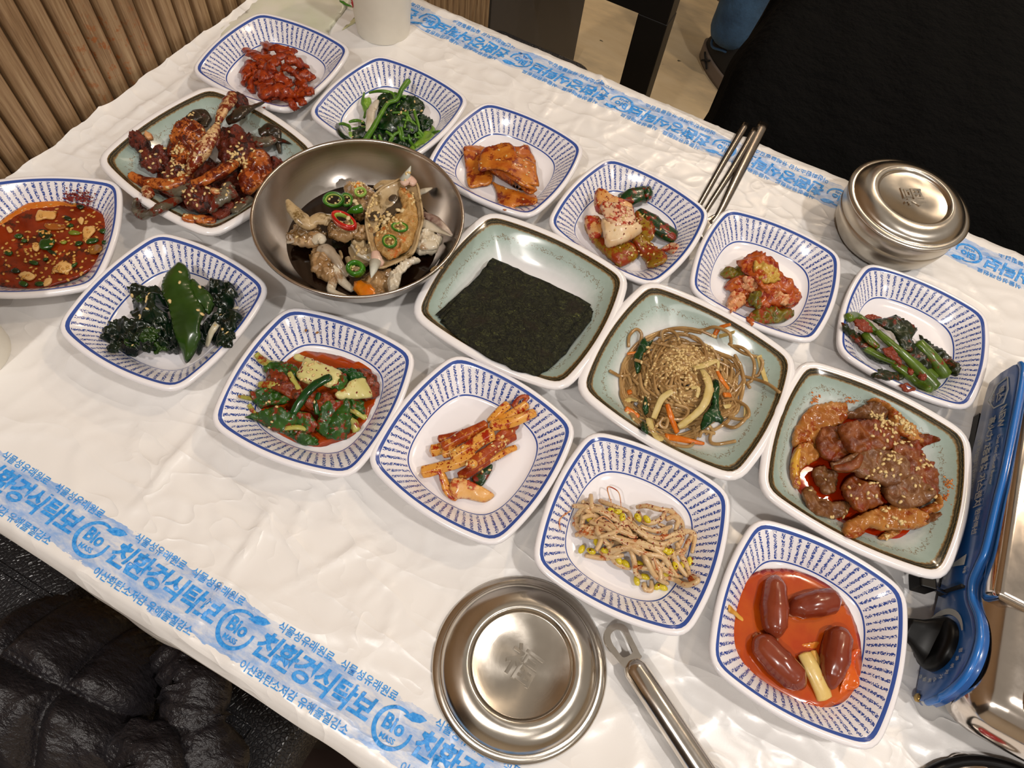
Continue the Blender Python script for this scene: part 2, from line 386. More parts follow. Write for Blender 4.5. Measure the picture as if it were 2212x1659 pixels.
for kd,q in rows:
    for x in XS:
        wv=.004*noise.noise(Vector((x*9,1.5,0)))+.0022*noise.noise(Vector((x*38,2.5,0)))
        wh=.002*noise.noise(Vector((x*12,8.5,0)))+.0016*noise.noise(Vector((x*45,6.5,0)))
        if kd=='m': y=q; z=cloth_h(x,q)
        elif kd=='la': a=q*math.pi/2; y=-.014-rr*math.cos(a)*1.0; z=T-rr+.0012+rr*math.sin(a)
        elif kd=='lo': y=-.014-rr-.002-wv*min(1,q/.03)-(.010*noise.noise(Vector((x*16,q*12,4)))+.004)*q/.11; z=T-q
        elif kd=='ha': a=(1-q)*math.pi/2; y=.601+rr*math.cos(a)*.8; z=T-rr+.0012+rr*math.sin(a)
        else: y=.601+rr*.8+.002+wh*min(1,q/.03)+(.012*noise.noise(Vector((x*16,q*12,6)))+.006)*q/.11; z=T-q
        if kd in('la','ha'): z+=(cloth_h(x,-.014 if kd=='la' else .601)-T-.0012)*(q if kd=='la' else 1-q)
        dl=x-X0
        if dl<.02 and kd=='m': z+=.006*(1-dl/.02)**2*(1+.6*noise.noise(Vector((q*40,0,2))))
        V.append((x+(.0035*noise.noise(Vector((q*30,0,5))) if dl<.003 and kd=='m' else 0),y,z))
nx=len(XS); nr=len(rows); Fc=[(j*nx+i,j*nx+i+1,(j+1)*nx+i+1,(j+1)*nx+i) for j in range(nr-1) for i in range(nx-1)]
def m_film():
    m,t,b=nt('white_plastic_film'); p=pos(t)
    sp=N(t,'ShaderNodeSeparateXYZ'); L(t,p,sp.inputs[0])
    mp=N(t,'ShaderNodeMapping'); mp.inputs['Scale'].default_value=(.35,1,1); L(t,p,mp.inputs['Vector'])
    def band(y,w):
        d=mth(t,'ABSOLUTE',mth(t,'SUBTRACT',sp.outputs[1],y)); e=mth(t,'ADD',d,mth(t,'MULTIPLY',noi(t,mp.outputs[0],160,3),.012))
        return mth(t,'LESS_THAN',e,w+.006)
    bd=mth(t,'MAXIMUM',band(.0015,.0152),band(.576,.0158))
    blot=ramp(t,noi(t,mp.outputs[0],110,5,.75),((.38,(0,0,0,1)),(.62,(1,1,1,1))))
    col=mixc(t,mth(t,'MULTIPLY',bd,mth(t,'MULTIPLY_ADD',blot,.6,.16)),srgb((234,232,230)),srgb((84,152,226)))
    L(t,col,b.inputs['Base Color']); b.inputs['Roughness'].default_value=.34; b.inputs['Coat Weight'].default_value=.25; b.inputs['Coat Roughness'].default_value=.2
    b.inputs['Subsurface Weight'].default_value=0
    def crease(rot,sx,sc,k_,pw,seed):
        mq=N(t,'ShaderNodeMapping'); mq.inputs['Rotation'].default_value=(0,0,rot); mq.inputs['Scale'].default_value=(sx,1,1); mq.inputs['Location'].default_value=(seed,seed*.7,seed); L(t,p,mq.inputs['Vector'])
        a=mth(t,'ABSOLUTE',mth(t,'SUBTRACT',noi(t,mq.outputs[0],sc,1.5,.45),.5)); return mth(t,'POWER',mth(t,'SUBTRACT',1.0,mth(t,'MULTIPLY',a,k_),clamp=True),pw)
    msk=ramp(t,noi(t,p,9,2),step(.40,.62))
    wr=mth(t,'ADD',crease(.9,.3,16,4.5,5,1.3),mth(t,'ADD',mth(t,'MULTIPLY',crease(-.5,.3,22,5,5,4.1),.8),mth(t,'MULTIPLY',mth(t,'MULTIPLY',crease(.2,.6,48,5,5,7.7),.5),msk)))
    wr=mth(t,'ADD',wr,mth(t,'MULTIPLY',noi(t,p,8,2),1.2))
    n1=bump(t,b,wr,.85,.0013); bump(t,b,noi(t,p,900,2),.12,.0003,n1); return m
film=m_film()
cloth=add('tablecloth',V,Fc,film,label='thin white plastic film with blue printed bands covering the table',cat='tablecloth')
ink=plain('blue_ink',(26,136,222),.4)
def ink_blotch():
    m,t,b=nt('blue_print'); p=pos(t); f=ramp(t,noi(t,p,420,4,.7),((.34,(28,128,218)),(.52,(58,156,236)),(.72,(120,176,240))))
    L(t,f,b.inputs['Base Color']); b.inputs['Roughness'].default_value=.38; return m
inkb=ink_blotch()
def print_on(V,Fc,x,y,flip,name='printed_lettering',lift=.00035):
    V,Fc=cutgrid(V,Fc,.0035); out=[]
    for v in V:
        a,b_=(-v[0],-v[1]) if flip else (v[0],v[1]); out.append((x+a,y+b_,film_z(x+a,y+b_)+lift))
    return out,Fc
def logo_geo():
    """ring with a leaf at its upper right, BIO inside and MASS along the bottom"""
    parts=[]; n=44; V=[];Fc=[]
    for k in range(n+1):
        a=math.radians(70+ (300)*k/n); w=.0016+.0011*math.sin(math.pi*k/n)
        V+=[(.0125*math.cos(a)*.98,.0125*math.sin(a)*.95,0),((.0125-w)*math.cos(a)*.98,(.0125-w)*math.sin(a)*.95,0)]
    Fc=[(2*k,2*k+1,2*k+3,2*k+2) for k in range(n)]; parts.append((V,Fc))
    P=[(.002,.0085),(.006,.0125),(.0115,.0135),(.0155,.0125),(.0125,.0095),(.008,.008)]
    parts.append(([(x,y,0) for x,y in P],[list(range(6))]))
    a,f=textmesh('Bio',.0115,.0004); parts.append(([(v[0]*.9,v[1]+.0014,0) for v in a],f))
    a,f=textmesh('MASS',.0042,.0001); parts.append(([(v[0],v[1]-.0062,0) for v in a],f))
    return merge(*parts)
LG=logo_geo(); MAIN=['친','환','경','식','탁','보']; GL={c:textmesh(c,.0225,.0007) for c in MAIN}
SM1=textmesh('식물성유래원료',.0062,.00008); SM2=textmesh('이산화탄소저감 유해물질감소',.0062,.00008)
lx_up=[W(px,py)[0] for px,py in ((925,50),(1120,140),(1335,237),(1555,337),(1806,440),(2090,550))]
lx_lo=[W(px,py)[0] for px,py in ((215,1155),(520,1350),(850,1570))]
pu=(lx_up[5]-lx_up[0])/5; pl=(lx_lo[2]-lx_lo[0])/2
lx_up=[lx_up[0]-pu]+lx_up+[lx_up[5]+pu*k for k in (1,2,3)]; lx_lo=[lx_lo[0]-pl*2,lx_lo[0]-pl]+lx_lo+[lx_lo[2]+pl*k for k in (1,2,3,4)]
for (lst,yy,flip,per) in ((lx_up,.576,True,pu),(lx_lo,.0015,False,pl)):
    geo=[];sg=-1 if flip else 1
    for x in lst:
        if x<-.5 or x>.66: continue
        geo.append(print_on(*LG,x,yy,flip))
        for i,c in enumerate(MAIN):
            q=x+sg*(.0215+(per-.030)/6.0*(i+.05)*1.0)
            if -.515<q<.69:
                sc=min(1.0,(per-.03)/6/.0185); GV,GF=GL[c]; sl=.18
                geo.append(print_on([((v[0]+v[1]*sl)*sc*.95,v[1]*sc*1.02,0) for v in GV],GF,q,yy,flip))
        for g,dy,dx in ((SM1,.0140,.040),(SM1,.0142,.085),(SM2,-.0142,.052)):
            q=x+sg*dx
            if -.47<q<.64: geo.append(print_on(*g,q,yy+sg*dy,flip))
    V,Fc=merge(*geo); add('printed_lettering',V,Fc,inkb,parent=cloth,smooth=False)
# ---------------------------------------------------------------- beyond the table
def leather(name='black_leather'):
    m,t,b=nt(name); p=pos(t); b.inputs['Base Color'].default_value=srgb((44,44,47)); b.inputs['Roughness'].default_value=.28
    v=N(t,'ShaderNodeTexVoronoi',feature='DISTANCE_TO_EDGE'); v.inputs['Scale'].default_value=260; L(t,p,v.inputs['Vector'])
    h=ramp(t,v.outputs[0],((0,(0,0,0,1)),(.18,(1,1,1,1)))); bump(t,b,h,.55,.001); return m
lea=leather()
def rbox(c,s,r,nz=0,seed=0,sub=3):
    bm=bmesh.new(); bmesh.ops.create_cube(bm,size=1)
    for v in bm.verts: v.co=Vector((v.co.x*s[0],v.co.y*s[1],v.co.z*s[2]))
    bmesh.ops.bevel(bm,geom=bm.edges[:],offset=r,segments=4,affect='EDGES',profile=.5)
    if sub: bmesh.ops.subdivide_edges(bm,edges=bm.edges[:],cuts=sub,use_grid_fill=True)
    for v in bm.verts:
        if nz: v.co+=v.normal*noise.noise(v.co*12+Vector((seed,0,0)))*nz
        v.co+=Vector(c)
    bm.verts.index_update(); V=[tuple(v.co) for v in bm.verts]; Fc=[[v.index for v in f.verts] for f in bm.faces]; bm.free(); return V,Fc
def chair(loc,sx,sy,seat_z,back,label,lean=0,group=None,seam=False):
    x,y=loc; c=empty('dining_chair',(x,y,0),label=label,cat='chair',group=group)
    V,Fc=rbox((x,y,seat_z-.045),(sx,sy,.09),.028,.003,1); s=add('seat',V,Fc,lea,c)
    V,Fc=box((x,y,seat_z-.102),(sx*.96,sy*.96,.022)); add('seat_frame',V,Fc,blk,c,smooth=False)
    for ax in (-1,1):
        for ay in (-1,1):
            V,Fc=box((x+ax*(sx/2-.03),y+ay*(sy/2-.03),(seat_z-.11)/2),(.035,.035,seat_z-.11)); add('leg',V,Fc,blk,c,smooth=False)
    if back:
        by=y+back*(sy/2+.01); V,Fc=rbox((x,by,seat_z+.26),(sx*.92,.045,.36),.02); add('backrest',V,Fc,lea,c)
    if seam:
        for d in (.05,.057):
            P=[(x-sx/2+d,y-sy/2+d),(x+sx/2-d,y-sy/2+d),(x+sx/2-d,y+sy/2-d),(x-sx/2+d,y+sy/2-d)]
            P=[P[i]+() for i in range(4)]; Q=[]
            for i in range(4):
                a,b_=P[i],P[(i+1)%4]
                for t_ in np.linspace(0,1,30,endpoint=False): Q.append((a[0]+(b_[0]-a[0])*t_,a[1]+(b_[1]-a[1])*t_,seat_z+.001+.0008*(len(Q)%2)))
            Q.append(Q[0]); V,Fc=tubeg(Q,.0012,1,6,cap=False); add('seam',V,Fc,lea,s)
    return c
chair((-.335,-.235),.43,.45,.42,-1,'black leather chair with stitched seat under the quilted puffer coat',seam=True)
chair((-.412,.86),.205,.36,.42,0,'narrow black leather stool seat beyond the table beside the grey panel')
chair((.30,1.155),.46,.40,.365,-1,'black chair beyond the rice bowl, under the large black coat')
# black wooden bench
bn=empty('bench',(-.44,1.35,0),label='black wooden bench with a broad leg beyond the table',cat='bench')
bk2=plain('black_wood',(12,10,9),.55)
V,Fc=box((-.2735,1.225,.215),(.059,.05,.43),bev=.002); add('leg',V,Fc,bk2,bn,smooth=False)
V,Fc=box((-.70,1.225,.215),(.059,.05,.43),bev=.002); add('leg',V,Fc,bk2,bn,smooth=False)
V,Fc=box((-.485,1.225,.475),(.48,.05,.09),bev=.002); add('rail',V,Fc,bk2,bn,smooth=False)
V,Fc=box((-.485,1.235,.53),(.48,.09,.02),bev=.002); add('seat',V,Fc,bk2,bn,smooth=False)
V,Fc=box((-.18,-.42,.006),(1.0,.78,.012),bev=.003); add('floor_sheet',V,Fc,plain('dark_brown_sheet',(58,42,36),.9),label='thin dark brown sheet on the floor under the near leather chair',cat='mat',smooth=False)  # thin box laid on the floor, browner and darker than the stone
# ---------------------------------------------------------------- puffer coat on the near chair
def nylon(name,c,r=.42):
    m,t,b=nt(name); p=pos(t); b.inputs['Base Color'].default_value=srgb(c); b.inputs['Roughness'].default_value=r
    b.inputs['Specular IOR Level'].default_value=.5 if r<.6 else .12
    mp=N(t,'ShaderNodeMapping'); mp.inputs['Scale'].default_value=(1,1.8,1); L(t,p,mp.inputs['Vector']); bump(t,b,noi(t,mp.outputs[0],42,5,.6),1.0,.006); return m
puf=nylon('black_nylon',(38,35,38),.33); puf2=nylon('soft_black_cloth',(3,3,3),.85)
zc=-.30
OC=[(-60,1480),(-10,1400),(60,1345),(110,1310),(200,1300),(300,1325),(355,1385),(400,1440),(420,1520),(405,1600),(420,1690),(330,1730),(150,1760),(-60,1760)]
V,Fc=patchg(k1,[(x,y,-285) for x,y in OC],th=50,bulge=75,rough=6,freq=14,n=9000,edge=45)
out=[]
for v in V:
    u=(v[0]*math.cos(.25)+v[1]*math.sin(.25))/.062; w=(-v[0]*math.sin(.1)+v[1]*math.cos(.1))/.07
    fu=abs(u-round(u)); fw=abs(w-round(w)); g=min(fu*1.2,fw*1.2,.5); puff=.020*(1-(1-min(1,g/.34))**2.2)
    if g<.09: puff+=.0022*abs(math.sin((u+w)*34))
    puff+=.004*noise.noise(Vector((v[0]*45,v[1]*45,0)))
    up=1 if v[2]>T-.30 else .0
    out.append((v[0],v[1],v[2]+puff*up))
coat=add('puffer_coat',out,Fc,puf,label='shiny black quilted puffer coat heaped on the leather chair at lower left',cat='coat')
for pts,r in (([(380,1400,-240),(425,1480,-225),(415,1570,-220),(455,1660,-230),(440,1760,-250)],[22,30,26,30,26]),([(250,1600,-215),(330,1640,-200),(300,1740,-205)],[16,26,24])):
    P=catmull([w3(k1,p) for p in pts],9); V,Fc=tubeg(P,np.array(r)*.001,.85,18,0,.35,3)
    V=[tuple(np.array(v)+np.array([0,0,.003*math.sin(i*.9)])) for i,v in enumerate(V)]; add('sleeve',V,Fc,puf,coat)
# big black coat over the far chair
V=[];Fc=[]; nu=60
PT=catmull([(.642,-.45),(.648,-.28),(.652,-.12),(.672,-.045),(.73,.010),(.80,.050),(.88,.090),(.95,.115),(.985,.10),(1.0,.0),(1.005,-.15),(1.01,-.30)],6)
m=len(PT)
for i in range(nu+1):
    u=i/nu; x=-.078+.80*u; e=min(1,min(u,1-u)/.05); e=math.sqrt(max(.02,1-(1-e)**2))
    for y,z in PT:
        xx=x+(.10*max(0,z+.10) if u<.3 else 0)*(1-u/.3 if u<.3 else 0)+.012*noise.noise(Vector((z*9,y*9,0)))
        q=.004*abs(math.sin(x*38+y*14+z*20))+.008*noise.noise(Vector((x*7,z*7,y*7)))
        yy=.82+(y-.82)*(.3+.7*e); V.append((xx,max(.634,yy),T+z-q-(1-e)*.05))
for i in range(nu):
    for j in range(m-1): a=i*m+j; Fc.append((a,a+m,a+m+1,a+1))
Fc.append(tuple(range(m))); Fc.append(tuple(range(nu*m,nu*m+m))[::-1]); 
for i in range(nu): Fc.append((i*m,i*m+m-1,(i+1)*m+m-1,(i+1)*m))
add('coat',V,Fc,puf2,label='large plain black coat draped over the chair beyond the rice bowl',cat='coat')
# ---------------------------------------------------------------- person walking past
def skinned(name,verts,edges,radii,mat,parent=None,sub=2,**kw):
    me=D.meshes.new(name); me.from_pydata(verts,edges,[]); o=D.objects.new(name,me); COL.objects.link(o)
    md=o.modifiers.new('s','SKIN'); md.use_smooth_shade=True
    for i,r in enumerate(radii): me.skin_vertices[0].data[i].radius=(r,r) if np.ndim(r)==0 else r
    me.skin_vertices[0].data[0].use_root=True
    md2=o.modifiers.new('u','SUBSURF'); md2.levels=sub; md2.render_levels=sub
    bpy.context.view_layer.update(); ev=o.evaluated_get(bpy.context.evaluated_depsgraph_get()); m2=D.meshes.new_from_object(ev)
    V=[tuple(v.co) for v in m2.vertices]; Fc=[list(p.vertices) for p in m2.polygons]; D.objects.remove(o); D.meshes.remove(me); D.meshes.remove(m2)
    return add(name,V,Fc,mat,parent,**kw)
skin=plain('skin',(206,160,130),.5); shirt=plain('dark_knit',(38,40,46),.85)
AX,AY=-.19,1.80; BX,BY=-.33,2.17; HX,HY=-.26,2.03
pr=empty('person',(HX,HY,0),label='person in blue jeans and black sneakers standing on the stone floor beyond',cat='person')
bv=[(HX,HY,.93),(HX,HY,1.12),(HX,HY,1.30),(HX,HY,1.44),(HX,HY,1.52),(HX+.02,HY,1.62),(HX+.02,HY,1.72),(HX+.06,HY-.17,1.40),(HX+.10,HY-.21,1.14),(HX+.17,HY-.20,.93),(HX+.2,HY-.2,.85),(HX-.08,HY+.17,1.40),(HX-.06,HY+.22,1.14),(HX+.02,HY+.22,.93),(HX+.05,HY+.22,.85)]
be=[(0,1),(1,2),(2,3),(3,4),(4,5),(5,6),(3,7),(7,8),(8,9),(9,10),(3,11),(11,12),(12,13),(13,14)]
body=skinned('body',bv,be,[.15,.13,.15,.09,.06,.115,.12,.06,.045,.033,.035,.06,.045,.033,.035],skin,pr)
torso=skinned('sweater',bv[:4]+[bv[7],bv[8],bv[11],bv[12]],[(0,1),(1,2),(2,3),(3,4),(4,5),(3,6),(6,7)],[.168,.148,.166,.11,.075,.058,.075,.058],shirt,pr)
V=I3[0]*np.array([.098,.088,.085]); V=V+np.array([HX-.002,HY,1.725]); add('hair',V,I3[1],plain('black_hair',(20,16,14),.6),pr)
for s in (-1,1):
    V=I2[0]*np.array([.006,.012,.006])+np.array([HX+.105,HY+s*.032,1.68]); add('eye',V,I2[1],plain('eye_dark',(30,22,18),.2),pr)
V=I2[0]*np.array([.014,.011,.02])+np.array([HX+.11,HY,1.655]); add('nose',V,I2[1],skin,pr)
def m_denim():
    m,t,b=nt('blue_denim'); p=pos(t); c=ramp(t,noi(t,p,14,4,.6),((.3,(30,54,82)),(.7,(62,98,136)))); L(t,c,b.inputs['Base Color']); b.inputs['Roughness'].default_value=.85
    bump(t,b,noi(t,p,40,4),.6,.006); return m
den=m_denim()
jeans=skinned('jeans',[(HX,HY,1.06),(HX,HY,.93),(HX+.01,HY-.085,.78),(AX-.02,AY+.02,.48),(AX-.004,AY+.004,.30),(AX,AY,.15),(AX,AY,.075),(HX-.01,HY+.085,.80),(BX+.02,BY,.48),(BX,BY,.2),(BX,BY,.07)],
    [(0,1),(1,2),(2,3),(3,4),(4,5),(5,6),(1,7),(7,8),(8,9),(9,10)],[.13,.145,.10,.082,.075,.068,.078,.10,.082,.07,.078],den,pr)
for z,r in ((.078,.046),(.120,.044)):
    V,Fc=tubeg([(AX+r*math.cos(a),AY+r*math.sin(a),z+.006*math.sin(a*3)) for a in np.linspace(0,6.28,28)],.0035,1,8,cap=False,wob=.3); add('cuff_fold',V,Fc,den,jeans)
shoeb=plain('black_mesh',(20,18,18),.8,bmp=(900,.5)); sole=plain('grey_rubber',(120,108,100),.7,bmp=(700,.6))
def shoe(x,y,a):
    c,s=math.cos(a),math.sin(a)
    def sh(hgt,scale,z0,nm,mt,taper):
        V=[];Fc=[]; n=40; ly=5
        for j in range(ly+1):
            v=j/ly
            for i in range(n):
                t_=2*math.pi*i/n; lx=.142*math.cos(t_)*scale; w=.048*math.sin(t_)*scale*(1+.12*math.cos(t_))
                k_=1-taper*v**2; zz=z0+v*hgt*(1-.55*max(0,lx/.142)) if nm=='upper' else z0+v*hgt
                V.append((x+.065*c+c*lx*k_-s*w*k_,y+.065*s+s*lx*k_+c*w*k_,zz))
        for j in range(ly):
            for i in range(n): Fc.append((j*n+i,j*n+(i+1)%n,(j+1)*n+(i+1)%n,(j+1)*n+i))
        Fc.append(list(range(ly*n,ly*n+n))); Fc.append(list(range(n))[::-1]); return V,Fc
    V,Fc=sh(.075,1,.035,'upper',shoeb,.45); o=add('shoe',V,Fc,shoeb,pr)
    V,Fc=sh(.042,1.05,.0,'sole',sole,.0); add('sole',V,Fc,sole,o); return o
s1=shoe(AX,AY,-.62); shoe(BX,BY,-.30)
# dark emblem on the heel of the sneaker: two opposed arcs
gx=[];c,s=math.cos(-.62),math.sin(-.62)
for sg in (-1,1):
    P=[]
    for t_ in np.linspace(-1,1,9):
        lx=-.085+t_*.018; zz=.026+sg*(.013-.010*(1-t_*t_)); ww=-.0505*math.sqrt(max(.01,1-(lx/.149)**2))-.001
        P.append((AX+.065*c+c*lx-s*ww,AY+.065*s+s*lx+c*ww,zz))
    gx.append(tubeg(P,.0028,1,6))
V,Fc=merge(*gx); add('emblem',V,Fc,shoeb,s1)
# ================================================================ crockery and steel
def outline(hx,hy,b,win,n=128,ext=1.075):
    hx*=ext;hy*=ext; P4=np.array([(-hx,hy),(hx,hy),(hx,-hy),(-hx,-hy)]);pts=[]
    for k in range(4):
        a=P4[k];c2=P4[(k+1)%4];m=(a+c2)/2;nr=m/np.linalg.norm(m)
        for t in np.linspace(0,1,400,endpoint=False): pts.append(a+(c2-a)*t+nr*b*4*t*(1-t))
    pts=np.array(pts);Q=np.r_[pts,pts[:1]];Ls=np.r_[0,np.cumsum(np.linalg.norm(np.diff(Q,axis=0),axis=1))]
    s=np.linspace(0,Ls[-1],2000,endpoint=False);X=np.c_[np.interp(s,Ls,Q[:,0]),np.interp(s,Ls,Q[:,1])]; w=int(win/Ls[-1]*2000)
    for _ in range(2): X=np.mean([np.roll(X,i,0) for i in range(-w//2,w//2+1)],0)
    X=np.r_[X,X[:1]]; L2=np.r_[0,np.cumsum(np.linalg.norm(np.diff(X,axis=0),axis=1))]
    return np.c_[np.interp(np.linspace(0,L2[-1],n,endpoint=False),L2,X[:,0]),np.interp(np.linspace(0,L2[-1],n,endpoint=False),L2,X[:,1])]
def dish_mesh(name,hx,hy,b,win,prof,mat):
    """prof: (scale of the outline, offset outwards m, height m, v) from the centre out and round under"""
    O=outline(hx,hy,b,win); OI=outline(hx,hy,b*1.5,win*2.6); OI*=np.abs(O).max()/np.abs(OI).max()*.985; n=len(O); nr=np.roll(O,-1,0)-np.roll(O,1,0); nr=np.c_[-nr[:,1],nr[:,0]]; nr/=np.linalg.norm(nr,axis=1)[:,None]
    if (nr*O).sum()<0: nr=-nr
    V=[];uv=[]
    for sc,off,z,v in prof:
        bl=min(1,max(0,(1-sc)/.26))
        for k in range(n): q=(O[k]*(1-bl)+OI[k]*bl)*sc+nr[k]*off; V.append((q[0],q[1],z)); 
    m=len(prof); Fc=[];UV=[]
    for j in range(m-1):
        for k in range(n):
            k2=(k+1)%n; Fc.append((j*n+k,j*n+k2,(j+1)*n+k2,(j+1)*n+k)[::-1]); u0,u1=k/n,(k+1)/n
            UV.append(((u0,prof[j+1][3]),(u1,prof[j+1][3]),(u1,prof[j][3]),(u0,prof[j][3])))
    Fc.append(tuple(range(n))); UV.append(tuple((k/n,0) for k in range(n)))
    Fc.append(tuple(range((m-1)*n,m*n))[::-1]); UV.append(tuple((k/n,2) for k in range(n)))
    me=D.meshes.new(name); me.from_pydata(V,[],Fc); uvl=me.uv_layers.new(name='rim'); i=0
    for f in UV:
        for c in f: uvl.data[i].uv=c; i+=1
    me.polygons.foreach_set('use_smooth',[True]*len(me.polygons)); me.materials.append(mat)
    bm=bmesh.new(); bm.from_mesh(me); bmesh.ops.recalc_face_normals(bm,faces=bm.faces[:]); bm.to_mesh(me); bm.free(); me.update(); return me
def m_stripe():
    m,t,b=nt('striped_melamine'); uv=N(t,'ShaderNodeUVMap',uv_map='rim'); sp=N(t,'ShaderNodeSeparateXYZ'); L(t,uv.outputs[0],sp.inputs[0]); u,v=sp.outputs[0],sp.outputs[1]
    tc=N(t,'ShaderNodeTexCoord').outputs['Object']
    wob=mth(t,'MULTIPLY',mth(t,'SUBTRACT',noi(t,tc,260,2),.5),.16)
    fr=mth(t,'FRACT',mth(t,'ADD',mth(t,'MULTIPLY',u,64),wob)); d=mth(t,'ABSOLUTE',mth(t,'SUBTRACT',fr,.5))
    core=mth(t,'SUBTRACT',1.0,mth(t,'POWER',mth(t,'MULTIPLY',d,2.75),3),clamp=True)       # 1 mid-stripe
    spk=noi(t,tc,1100,2,.7); s=mth(t,'GREATER_THAN',mth(t,'ADD',mth(t,'MULTIPLY',core,.5),mth(t,'MULTIPLY',spk,.95)),.93)
    inb=mth(t,'MULTIPLY',mth(t,'GREATER_THAN',v,.07),mth(t,'LESS_THAN',v,.915)); s=mth(t,'MULTIPLY',s,inb)
    l1=mth(t,'LESS_THAN',mth(t,'ABSOLUTE',mth(t,'SUBTRACT',v,1.0)),.06); l2=mth(t,'LESS_THAN',mth(t,'ABSOLUTE',mth(t,'SUBTRACT',v,.035)),.012)
    ln=mth(t,'MAXIMUM',l1,l2); white=srgb((238,236,240))
    c=mixc(t,s,white,srgb((44,72,150))); c=mixc(t,ln,c,srgb((54,82,158)))
    L(t,c,b.inputs['Base Color']); b.inputs['Roughness'].default_value=.16; b.inputs['Coat Weight'].default_value=.3; b.inputs['Coat Roughness'].default_value=.05; return m
def m_glaze():
    m,t,b=nt('celadon_melamine'); uv=N(t,'ShaderNodeUVMap',uv_map='rim'); sp=N(t,'ShaderNodeSeparateXYZ'); L(t,uv.outputs[0],sp.inputs[0]); u,v=sp.outputs[0],sp.outputs[1]
    tc=N(t,'ShaderNodeTexCoord').outputs['Object']
    n1=mth(t,'MULTIPLY',mth(t,'SUBTRACT',noi(t,tc,160,4,.7),.5),.22); vv=mth(t,'ADD',v,n1)
    c=ramp(t,vv,((.10,(228,228,230)),(.34,(206,214,212)),(.55,(172,190,184)),(.9,(144,162,152))))
    ck=mth(t,'ABSOLUTE',mth(t,'SUBTRACT',mth(t,'ADD',v,mth(t,'MULTIPLY',mth(t,'SUBTRACT',noi(t,tc,300,3,.8),.5),.5)),.60)); cr=mth(t,'LESS_THAN',ck,.02)
    cr=mth(t,'MULTIPLY',cr,mth(t,'GREATER_THAN',noi(t,tc,700,2),.47)); c=mixc(t,mth(t,'MULTIPLY',cr,.8),c,srgb((118,92,52)))
    ev=mth(t,'ADD',v,mth(t,'MULTIPLY',mth(t,'SUBTRACT',noi(t,tc,500,3),.5),.07))
    bdc=ramp(t,ev,((.855,(150,152,128)),(.88,(128,100,62)),(.90,(74,62,40)),(.925,(36,36,26)),(.945,(96,84,56)),(.96,(42,40,28)),(.99,(30,30,22)),(1.0,(110,88,52))))
    inb=mth(t,'MULTIPLY',mth(t,'GREATER_THAN',ev,.855),mth(t,'LESS_THAN',v,1.02)); c=mixc(t,inb,c,bdc); c=mixc(t,mth(t,'GREATER_THAN',v,1.02),c,srgb((240,238,240)))
    L(t,c,b.inputs['Base Color']); b.inputs['Roughness'].default_value=.14; b.inputs['Coat Weight'].default_value=.4; b.inputs['Coat Roughness'].default_value=.05; return m
stripe=m_stripe(); glaze=m_glaze()
PB=[(.30,0,.0075,0),(.62,0,.0078,0),(.72,0,.0086,.0),(.755,0,.0100,.02),(.77,0,.0110,.05),(.80,0,.0131,.14),(.84,0,.0160,.30),(.89,0,.0192,.52),(.94,0,.0222,.74),(.97,0,.0238,.87),(.985,0,.0246,.94),(.995,0,.0250,.985),(1.0,.0006,.0253,1.03),(1.0,.0018,.0260,1.1),(1.0,.0036,.0259,1.3),(1.0,.0048,.0248,1.5),(1.0,.0048,.0232,1.6),(1.0,.0034,.0205,1.7),(.93,0,.0135,1.75),(.83,0,.0062,1.8),(.74,0,.0030,1.85),(.72,0,.0012,1.9),(.68,0,.0012,1.95),(.66,0,.0040,2),(.3,0,.0040,2)]
small=dish_mesh('side_dish_plate',.044,.0441,.0065,.012,PB,stripe)
PG=[(.25,0,.0075,0),(.50,0,.0078,0),(.62,0,.0090,.02),(.68,0,.0110,.12),(.75,0,.0146,.30),(.82,0,.0186,.48),(.89,0,.0228,.68),(.94,0,.0256,.82),(.965,0,.0268,.89),(.985,0,.0276,.95),(1.0,0,.0282,1.0),(1.0,.001,.0288,1.04),(1.0,.0024,.0292,1.1),(1.0,.0048,.0291,1.3),(1.0,.0064,.0278,1.5),(1.0,.0063,.0258,1.6),(1.0,.0040,.0225,1.7),(.90,0,.0130,1.75),(.78,0,.0060,1.8),(.66,0,.0030,1.85),(.64,0,.0012,1.9),(.60,0,.0012,1.95),(.58,0,.0040,2),(.25,0,.0040,2)]
large=dish_mesh('glazed_dish',.0543,.0513,.0068,.013,PG,glaze)
ZP=T+.0012
def put(me,x,y,deg,**k):
    o=D.objects.new(me.name,me); COL.objects.link(o); o.location=(x,y,ZP); o.rotation_euler=(0,0,math.radians(deg)); o.matrix_world=Matrix.Translation((x,y,ZP))@Matrix.Rotation(math.radians(deg),4,'Z'); return setp(o,**k)
PL=dict(A1=(-.4263,.4105,3.1,'blue striped square plate nearest the slatted wall, holding red squid strips'),A2=(-.3047,.4184,-2.7,'blue striped square plate holding green spinach behind the steel bowl'),
A3=(-.1871,.4216,-1.0,'blue striped square plate holding folded orange fish cake'),A4=(-.0664,.4163,-6.5,'blue striped square plate holding radish and cucumber kimchi by the chopsticks'),A5=(.0535,.4255,2.0,'blue striped square plate holding a small heap of cabbage kimchi'),
A6=(.1763,.4321,.4,'blue striped square plate holding red-seasoned green stems beside the rice bowl'),B1=(-.3186,.1511,1.5,'blue striped square plate holding dark green seaweed leaves'),B2=(-.1902,.1526,8.0,'blue striped square plate holding young radish-leaf kimchi in red juice'),
B3=(-.076,.1709,-4.2,'blue striped square plate holding sticks of seasoned radish'),B4=(.0425,.1728,3.5,'blue striped square plate holding seasoned bean sprouts'),B5=(.1634,.1702,1.6,'blue striped square plate holding four small sausages in red sauce'),
B0=(-.443,.1526,33.7,'blue striped plate cut by the picture edge, filled with dark red soy relish'))
for k_,(x,y,d,lb) in PL.items(): put(small,x,y,d,label=lb,cat='plate',group='blue striped side dish plates')
